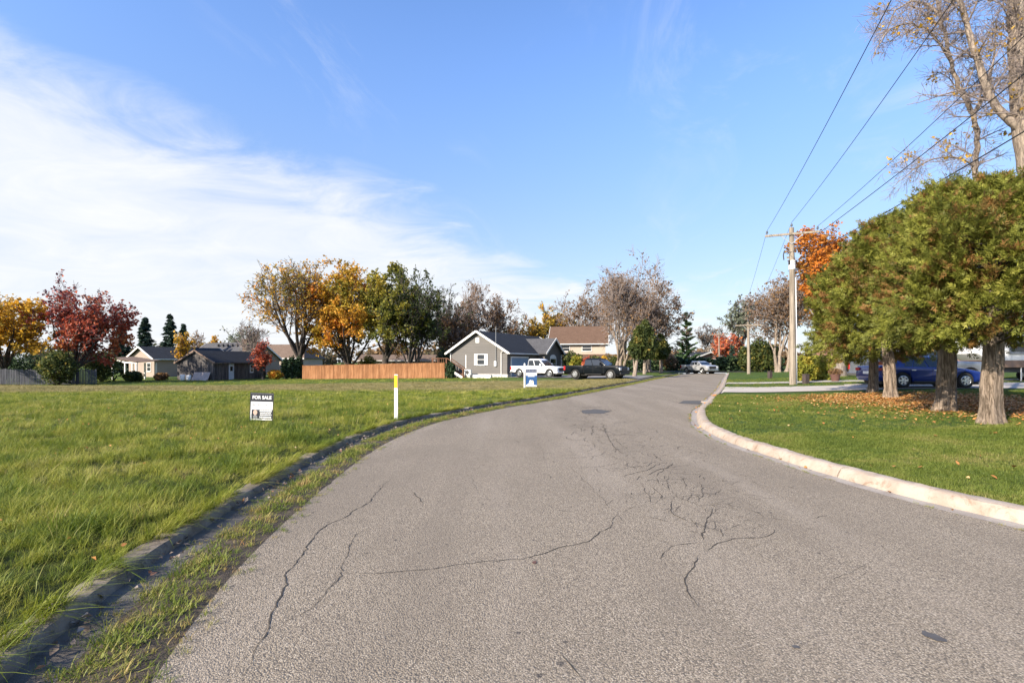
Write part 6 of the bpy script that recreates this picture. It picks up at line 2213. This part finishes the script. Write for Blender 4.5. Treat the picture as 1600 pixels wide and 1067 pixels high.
# blue sale sign hanging from a white post by the road
p = G(819.5, 606.5)
k_ = p.y / 800
s2 = thing('sale_sign', 'blue sale sign hung on a white post before the white pickup', 'sign', p, R(4))
h2 = top_h(567.5, p)
pw = 1.15 * k_
MB().box(-pw, pw, -pw, pw, -0.3, h2 - 0.06).build('post', 'white_paint', s2)
MB().add([(-pw * 1.2, -pw * 1.2, h2 - 0.06), (pw * 1.2, -pw * 1.2, h2 - 0.06), (pw * 1.2, pw * 1.2, h2 - 0.06), (-pw * 1.2, pw * 1.2, h2 - 0.06), (0, 0, h2 + 0.02)], [(0, 1, 4), (1, 2, 4), (2, 3, 4), (3, 0, 4), (3, 2, 1, 0)]).build('post_cap', 'white_paint', s2)
x0, x1 = 1.6 * k_, 19.5 * k_
zt, zb = 30.0 * k_, 2.6 * k_
MB().bar((0, 0, zt + 0.06), (x1 * 0.97, 0, zt + 0.06), 0.03, 0.03).build('arm', 'metal_grey', s2)
MB().box(x0, x1, -0.012, 0.012, zb, zt).build('panel', 'sign_blue', s2)
MB().box(x0 + 0.004, x1 - 0.004, -0.0165, -0.013, zt - 5.2 * k_, zt - 0.01).build('header_band', 'sign_navy', s2)
text_part('FOR SALE', 0.16, (x0 + x1) / 2, zt - 2.6 * k_, -0.0185, 'sign_grey', s2, width=(x1 - x0) * 0.88, bold=0.005)
MB().box(x0 + 0.004, x1 - 0.004, -0.0165, -0.013, zt - 10.2 * k_, zt - 5.4 * k_).build('name_band', 'sign_white', s2)
q = MB()
for xx, w_ in ((0.30, 0.06), (0.42, 0.14), (0.60, 0.16)):
    q.box(x0 + (x1 - x0) * xx, x0 + (x1 - x0) * (xx + w_), -0.0185, -0.017, zt - 8.3 * k_, zt - 7.3 * k_)
q.build('small_print', 'sign_grey', s2)
MB().box(x0 + 0.15, x1 - 0.15, -0.0165, -0.013, zt - 11.9 * k_, zt - 10.9 * k_).build('phone_band', 'sign_white', s2)
MB().prism([(x0 + (x1 - x0) * a, zb + (zt - zb) * b) for a, b in ((0.02, 0.0), (0.98, 0.0), (0.98, 0.07), (0.72, 0.09), (0.72, 0.28), (0.62, 0.38), (0.54, 0.30), (0.50, 0.38), (0.36, 0.36), (0.30, 0.2), (0.14, 0.12), (0.02, 0.08))], -0.0165, -0.013, 'y').build('picture', 'sign_white', s2)
MB().prism([(x0 + (x1 - x0) * (0.62 + 0.06 * math.cos(a)), zb + (zt - zb) * (0.27 + 0.07 * math.sin(a))) for a in np.linspace(0, 6.283, 12, endpoint=False)], -0.0185, -0.017, 'y').build('picture_face', 'sign_skin', s2)


# ------------------------------------------------------------------ grass, weeds and fallen leaves
def tuft_mesh(name, blades, height, radius, width, lean, seed, mat, wind=(0.25, 0.0), flop=0.5):
    rs = np.random.default_rng(seed)
    Vs, Fs, k = [], [], 0
    for b in range(blades):
        a = rs.uniform(0, 6.283)
        r = radius * math.sqrt(rs.random())
        base = np.array([r * math.cos(rs.uniform(0, 6.283)), r * math.sin(rs.uniform(0, 6.283)), -0.01])
        h = height * rs.uniform(0.45, 1.15)
        d = np.array([math.cos(a), math.sin(a), 0]) * lean * rs.uniform(0.2, 1.2) + np.array([wind[0], wind[1], 0]) * rs.uniform(0.3, 1.2)
        sd = np.array([-d[1], d[0], 0]); sd /= np.linalg.norm(sd) + 1e-6
        w_ = width * rs.uniform(0.6, 1.3)
        t = np.array([0, 0.4, 0.75, 1.0])
        bend = 1 + flop * rs.random()
        pts = base + np.outer(t ** 1.7 * bend, d) * h + np.outer(t * (1 - 0.28 * flop * t * rs.random()), [0, 0, 1]) * h
        ws = np.array([0.8, 1.0, 0.6, 0.08]) * w_ / 2
        V = np.empty((8, 3)); V[0::2] = pts - sd * ws[:, None]; V[1::2] = pts + sd * ws[:, None]
        Vs.append(V)
        i = np.arange(3) * 2
        Fs.append(np.stack([i, i + 1, i + 3, i + 2], 1) + k)
        k += 8
    me = np_mesh(name, np.concatenate(Vs), np.concatenate(Fs), np.repeat(rs.random(blades), 8))
    me.materials.append(M[mat])
    return bpy.data.objects.new(name, me)


def scatter(name, P, scl, rz, tilt, protos, label, cat):
    """tufts at given points; one object"""
    n = len(P)
    me = bpy.data.meshes.new(name)
    me.vertices.add(n)
    me.vertices.foreach_set('co', np.asarray(P, np.float32).ravel())
    for nm, tp, val, fld in (('rot', 'FLOAT_VECTOR', np.c_[tilt, rz].astype(np.float32), 'vector'), ('scl', 'FLOAT', np.asarray(scl, np.float32), 'value'),
                             ('idx', 'INT', rng.integers(0, len(protos), n).astype(np.int32), 'value')):
        at = me.attributes.new(nm, tp, 'POINT')
        at.data.foreach_set(fld, val.ravel())
    o = link(name, me)
    cl = bpy.data.collections.new(name + '_tufts')
    for q in protos:
        cl.objects.link(q)
    ng = bpy.data.node_groups.new(name, 'GeometryNodeTree')
    ng.interface.new_socket('Geometry', in_out='INPUT', socket_type='NodeSocketGeometry')
    ng.interface.new_socket('Geometry', in_out='OUTPUT', socket_type='NodeSocketGeometry')
    N = ng.nodes
    gi, go = N.new('NodeGroupInput'), N.new('NodeGroupOutput')
    ci = N.new('GeometryNodeCollectionInfo')
    ci.inputs['Collection'].default_value = cl
    ci.inputs['Separate Children'].default_value = True
    ci.inputs['Reset Children'].default_value = True
    ip = N.new('GeometryNodeInstanceOnPoints')
    ip.inputs['Pick Instance'].default_value = True
    na = {}
    for nm, tp in (('rot', 'FLOAT_VECTOR'), ('scl', 'FLOAT'), ('idx', 'INT')):
        a = N.new('GeometryNodeInputNamedAttribute')
        a.data_type = tp
        a.inputs['Name'].default_value = nm
        na[nm] = a.outputs[0]
    Lk = ng.links.new
    Lk(gi.outputs[0], ip.inputs['Points'])
    Lk(ci.outputs[0], ip.inputs['Instance'])
    Lk(na['idx'], ip.inputs['Instance Index'])
    Lk(na['rot'], ip.inputs['Rotation'])
    Lk(na['scl'], ip.inputs['Scale'])
    Lk(ip.outputs[0], go.inputs[0])
    md = o.modifiers.new('tufts', 'NODES')
    md.node_group = ng
    return tag(o, label, cat, kind='stuff')


def pts_in(n, x0, x1, y0, y1, side, keep=None):
    x, y = rng.uniform(x0, x1, n), rng.uniform(y0, y1, n)
    ok = (x < xl(y) + 0.0) if side == 'l' else (x > xr(y) + 0.01)
    ok &= np.abs(x) < 1.12 * np.abs(y) + 1.8
    if keep is not None:
        ok &= keep(x, y)
    x, y = x[ok], y[ok]
    return np.c_[x, y, H(np.where(side == 'l', np.minimum(x, xl(y) - 0.02), x), y)]


# ---- long field grass on the left
def clump(x, y, s=1.0):
    return 0.5 + 0.5 * np.sin(x * 1.9 * s + 1.1 * np.sin(y * 1.3 * s)) * np.sin(y * 2.3 * s + 0.8 * np.sin(x * 1.7 * s))


protos = [tuft_mesh('grass_tuft', 34, 0.165, 0.10, 0.0055, 0.75, 200 + i, 'blade_field', wind=(0.12, -0.03), flop=0.8) for i in range(5)]
protos += [tuft_mesh('grass_tuft', 16, 0.27, 0.09, 0.006, 0.85, 210 + i, 'blade_field', wind=(0.2, -0.05), flop=1.2) for i in range(2)]
bands = [(1.0, 6.0, 170), (6.0, 11.0, 95), (11.0, 20.0, 34), (20.0, 32.0, 12)]
Pl, sc = [], []
for y0, y1, dn_ in bands:
    x0 = -1.12 * y1 - 2
    A = (y1 - y0) * (6 - x0)
    q = pts_in(int(A * dn_), x0, 6, y0, y1, 'l')
    Pl.append(q)
    base_s = {1.0: 0.85, 6.0: 0.92, 11.0: 1.05, 20.0: 1.15}[y0]
    s = base_s * (0.42 + 0.5 * clump(q[:, 0], q[:, 1]) + 0.42 * clump(q[:, 0] + 3, q[:, 1] * 1.3, 2.3) ** 2) * rng.uniform(0.7, 1.25, len(q))
    edge_d = xl(q[:, 1]) - q[:, 0]
    s *= 0.55 + 0.45 * S(edge_d / 0.5)
    s *= 1 - 0.45 * S((q[:, 1] - 18) / 10)
    sc.append(s)
Pl = np.concatenate(Pl); sc = np.concatenate(sc)
scatter('field_grass', Pl, sc, rng.uniform(0, 6.28, len(Pl)), rng.normal(0, 0.16, (len(Pl), 2)), protos, 'long yellow green wind blown grass covering the left field', 'grass')
# shorter dry tufts further out
pr2 = [tuft_mesh('dry_tuft', 22, 0.12, 0.22, 0.014, 0.7, 230 + i, 'blade_field', wind=(0.2, 0), flop=0.7) for i in range(4)]
q = np.concatenate([pts_in(15000, -50, 14, 22, 46, 'l'), pts_in(6000, -62, 18, 46, 70, 'l', lambda x, y: ~((x > -1) & (y > 45)))])
s = rng.uniform(0.5, 1.2, len(q)) * (0.6 + 0.6 * clump(q[:, 0], q[:, 1], 0.4))
scatter('mown_grass', q, s, rng.uniform(0, 6.28, len(q)), rng.normal(0, 0.08, (len(q), 2)), pr2, 'short mown straw coloured grass across the back of the field', 'grass')

# grass spilling over the old kerb
ib = np.linspace(0, len(L_BACK) - 1, 5200) + rng.uniform(-0.5, 0.5, 5200)
yb = np.interp(np.clip(ib, 0, len(L_BACK) - 1), np.arange(len(L_BACK)), L_BACK[:, 1])
xb_ = np.interp(yb, L_BACK[:, 1], L_BACK[:, 0]) - np.abs(rng.normal(0.0, 0.09, 5200)) + 0.10
ok = (yb > 1.0) & (yb < 40) & (np.sin(yb * 2.7) + 0.8 * np.sin(yb * 6.1 + 2) + rng.normal(0, 0.7, 5200) > -0.6)
q = np.c_[xb_[ok], yb[ok], np.full(ok.sum(), 0.085)]
scatter('kerb_grass', q, rng.uniform(0.4, 1.15, len(q)), rng.normal(0, 0.6, len(q)), np.c_[rng.normal(0, 0.15, len(q)), rng.uniform(0.0, 0.5, len(q))],
        [tuft_mesh('verge_tuft', 20, 0.19, 0.06, 0.0055, 0.6, 260 + i, 'blade_field', wind=(0.6, -0.05), flop=1.0) for i in range(4)], 'long grass spilling over the old left kerb', 'grass')

# dead stalks and small weeds standing in the field
q = pts_in(2600, -26, 4, 1.5, 22, 'l')
scatter('dead_stalks', q, rng.uniform(0.5, 1.2, len(q)), rng.uniform(0, 6.28, len(q)), rng.normal(0, 0.2, (len(q), 2)),
        [tuft_mesh('stalk_tuft', 7, 0.27, 0.06, 0.005, 0.5, 270 + i, 'blade_weed', wind=(0.15, 0), flop=0.7) for i in range(4)], 'dry straw coloured stalks standing through the field grass', 'grass')
q = pts_in(900, -22, 4, 1.5, 18, 'l'); q[:, 2] += 0.07
FIELD_LEAVES = q

# ---- short lawn on the right
pr3 = [tuft_mesh('lawn_tuft', 30, 0.055, 0.085, 0.0048, 0.75, 240 + i, 'blade_lawn', wind=(0.1, 0), flop=0.6) for i in range(5)]
def off_drive(x, y):
    return ~((y > np.interp(x, [10, 15, 70], [24.2, 21.6, 22.4])) & (y < np.interp(x, [10, 15, 70], [29.8, 28.0, 34.0])))
q = np.concatenate([pts_in(30000, 4, 16, 3, 11, 'r', off_drive), pts_in(20000, 4, 26, 11, 24, 'r', off_drive), pts_in(6000, 8, 40, 24, 45, 'r', off_drive)])
s = rng.uniform(0.65, 1.25, len(q)) * (0.8 + 0.35 * clump(q[:, 0], q[:, 1], 1.4)) * np.interp(q[:, 1], [5, 12, 25, 45], [0.85, 1.0, 1.4, 1.6])
scatter('lawn_grass', q, s, rng.uniform(0, 6.28, len(q)), rng.normal(0, 0.1, (len(q), 2)), pr3, 'short green mown grass on the right lawn', 'grass')

# ---- weeds rooted in the silt along the left edge and thin line along the right gutter
pr4 = [tuft_mesh('weed_tuft', 26, 0.05, 0.07, 0.005, 0.9, 250 + i, 'blade_weed', wind=(0.1, 0), flop=0.9) for i in range(4)]
Ls = resample(L_EDGE, np.linspace(0, 1, 4000))
arc = np.linspace(0, 1, 4000)
idx = rng.integers(0, 4000, 9500)
off = np.clip(rng.normal(0.24, 0.18, len(idx)), -0.16, 0.60)
tn = np.gradient(Ls, axis=0); tn /= np.linalg.norm(tn, axis=1)[:, None]
nn_ = np.stack([-tn[:, 1], tn[:, 0]], 1)
pw_ = Ls[idx] + nn_[idx] * off[:, None]
pat = np.sin(pw_[:, 1] * 2.2) + 0.6 * np.sin(pw_[:, 1] * 5.1 + 1) + rng.normal(0, 0.5, len(pw_))
ok = (pat > -1.1) & (pw_[:, 1] > 1.0)
pw_, off_k = pw_[ok], off[ok]
s = rng.uniform(0.45, 1.35, len(pw_)) * np.interp(np.abs(off_k - 0.24), [0, 0.3], [1.5, 0.6])
q1 = np.c_[pw_, np.full(len(pw_), 0.012)]
Rs_ = resample(R_EDGE, np.linspace(0, 1, 4000))
idr = rng.integers(250, 2600, 1500)
tn = np.gradient(Rs_, axis=0); tn /= np.linalg.norm(tn, axis=1)[:, None]
nr_ = np.stack([-tn[:, 1], tn[:, 0]], 1)
pr_r = Rs_[idr] + nr_[idr] * rng.normal(0.01, 0.025, len(idr))[:, None]
okr = (np.sin(pr_r[:, 1] * 1.7) + 0.7 * np.sin(pr_r[:, 1] * 4.3) + rng.normal(0, 0.4, len(pr_r))) > -0.1
q2 = np.c_[pr_r[okr], np.full(okr.sum(), 0.0)]
qq = np.concatenate([q1, q2])
ss = np.concatenate([s, rng.uniform(0.2, 0.5, len(q2))])
scatter('gutter_weeds', qq, ss, rng.uniform(0, 6.28, len(qq)), rng.normal(0, 0.15, (len(qq), 2)), pr4, 'weeds and dry grass growing in the silt along both road edges', 'weeds')

# ---- fallen leaves
def leaf_stuff(name, P, size, mat, label, seed, flat=0.25, curl=0.25):
    rs = np.random.default_rng(seed)
    n = len(P)
    a = rs.uniform(0, 6.283, n)
    nrm_ = np.c_[rs.normal(0, flat, n), rs.normal(0, flat, n), np.ones(n)]
    nrm_ /= np.linalg.norm(nrm_, axis=1)[:, None]
    d = np.c_[np.cos(a), np.sin(a), np.zeros(n)]
    d -= nrm_ * (d * nrm_).sum(1)[:, None]; d /= np.linalg.norm(d, axis=1)[:, None]
    s = np.cross(nrm_, d)
    sz = (size * rs.uniform(0.6, 1.35, n))[:, None]
    lift = nrm_ * sz * curl
    P = P + np.array([0, 0, 0.012])
    V = np.stack([P - d * sz * 0.55, P - d * sz * 0.1 + s * sz * 0.42 + lift * rs.random((n, 1)), P + d * sz * 0.25 + s * sz * 0.28 + lift * 0.6, P + d * sz * 0.6 + lift * rs.random((n, 1)),
                  P + d * sz * 0.25 - s * sz * 0.28 + lift * 0.6, P - d * sz * 0.1 - s * sz * 0.42 + lift * rs.random((n, 1))], 1).reshape(-1, 3)
    F = np.arange(6 * n).reshape(n, 6)
    o = link(name, np_mesh(name, V, np.concatenate([F[:, [0, 1, 2, 3]], F[:, [0, 3, 4, 5]]]), np.repeat(rs.random(n), 6)), mat)
    return tag(o, label, 'leaves', kind='stuff')


# thick litter under the cedars
n = 34000
ln_a = np.array([c4.x - 1.5, c4.y - 1.0]); ln_b = np.array([c1.x + 3.5, c1.y + 0.6])
t = rng.random(n)
P = ln_a + (ln_b - ln_a) * t[:, None]
P = P + np.c_[rng.normal(0.0, 1.6, n), rng.normal(0.0, 1.1, n)]
ok = off_drive(P[:, 0], P[:, 1]) & (P[:, 0] > xr(P[:, 1]) + 1.0)
P = P[ok]
P = np.c_[P, H(P[:, 0], P[:, 1]) + rng.uniform(0.0, 0.035, len(P))]
leaf_stuff('leaf_litter', P, 0.055, 'litter', 'orange brown leaf litter spread under the trimmed cedars', 31)
# scattered leaves over the right lawn
q = pts_in(420, 4, 20, 4, 24, 'r', off_drive)
q[:, 2] += 0.03
leaf_stuff('lawn_leaves', q, 0.055, 'litter', 'single pale fallen leaves scattered over the right lawn', 32, 0.5, 0.4)
leaf_stuff('field_leaves', FIELD_LEAVES, 0.034, 'litter', 'few brown leaves caught in the field grass', 35, 0.6, 0.5)
# grey dead leaves lying in the left gutter
m = rng.integers(100, 2200, 900)
tn = np.gradient(Ls, axis=0); tn /= np.linalg.norm(tn, axis=1)[:, None]
nn_ = np.stack([-tn[:, 1], tn[:, 0]], 1)
po = np.clip(rng.normal(0.6, 0.07, len(m)), 0.42, 0.76)
pg_ = Ls[m] + nn_[m] * po[:, None]
keep = (np.sin(pg_[:, 1] * 1.9 + 0.5) + rng.normal(0, 0.6, len(pg_))) > -0.5
pg_ = pg_[keep]
leaf_stuff('gutter_leaves', np.c_[pg_, rng.uniform(0.0, 0.03, len(pg_))], 0.045, 'litter_grey', 'grey dead leaves lying in the left gutter', 33, 0.55, 0.6)
# a few leaves and pebbles in the field edge and right gutter
m = rng.integers(300, 2400, 120)
pr_r = Rs_[m] + nr_[m] * rng.uniform(-0.2, 0.02, len(m))[:, None]
leaf_stuff('kerb_leaves', np.c_[pr_r, np.zeros(len(m))], 0.05, 'litter', 'small brown leaves lying along the right gutter', 34, 0.4, 0.4)
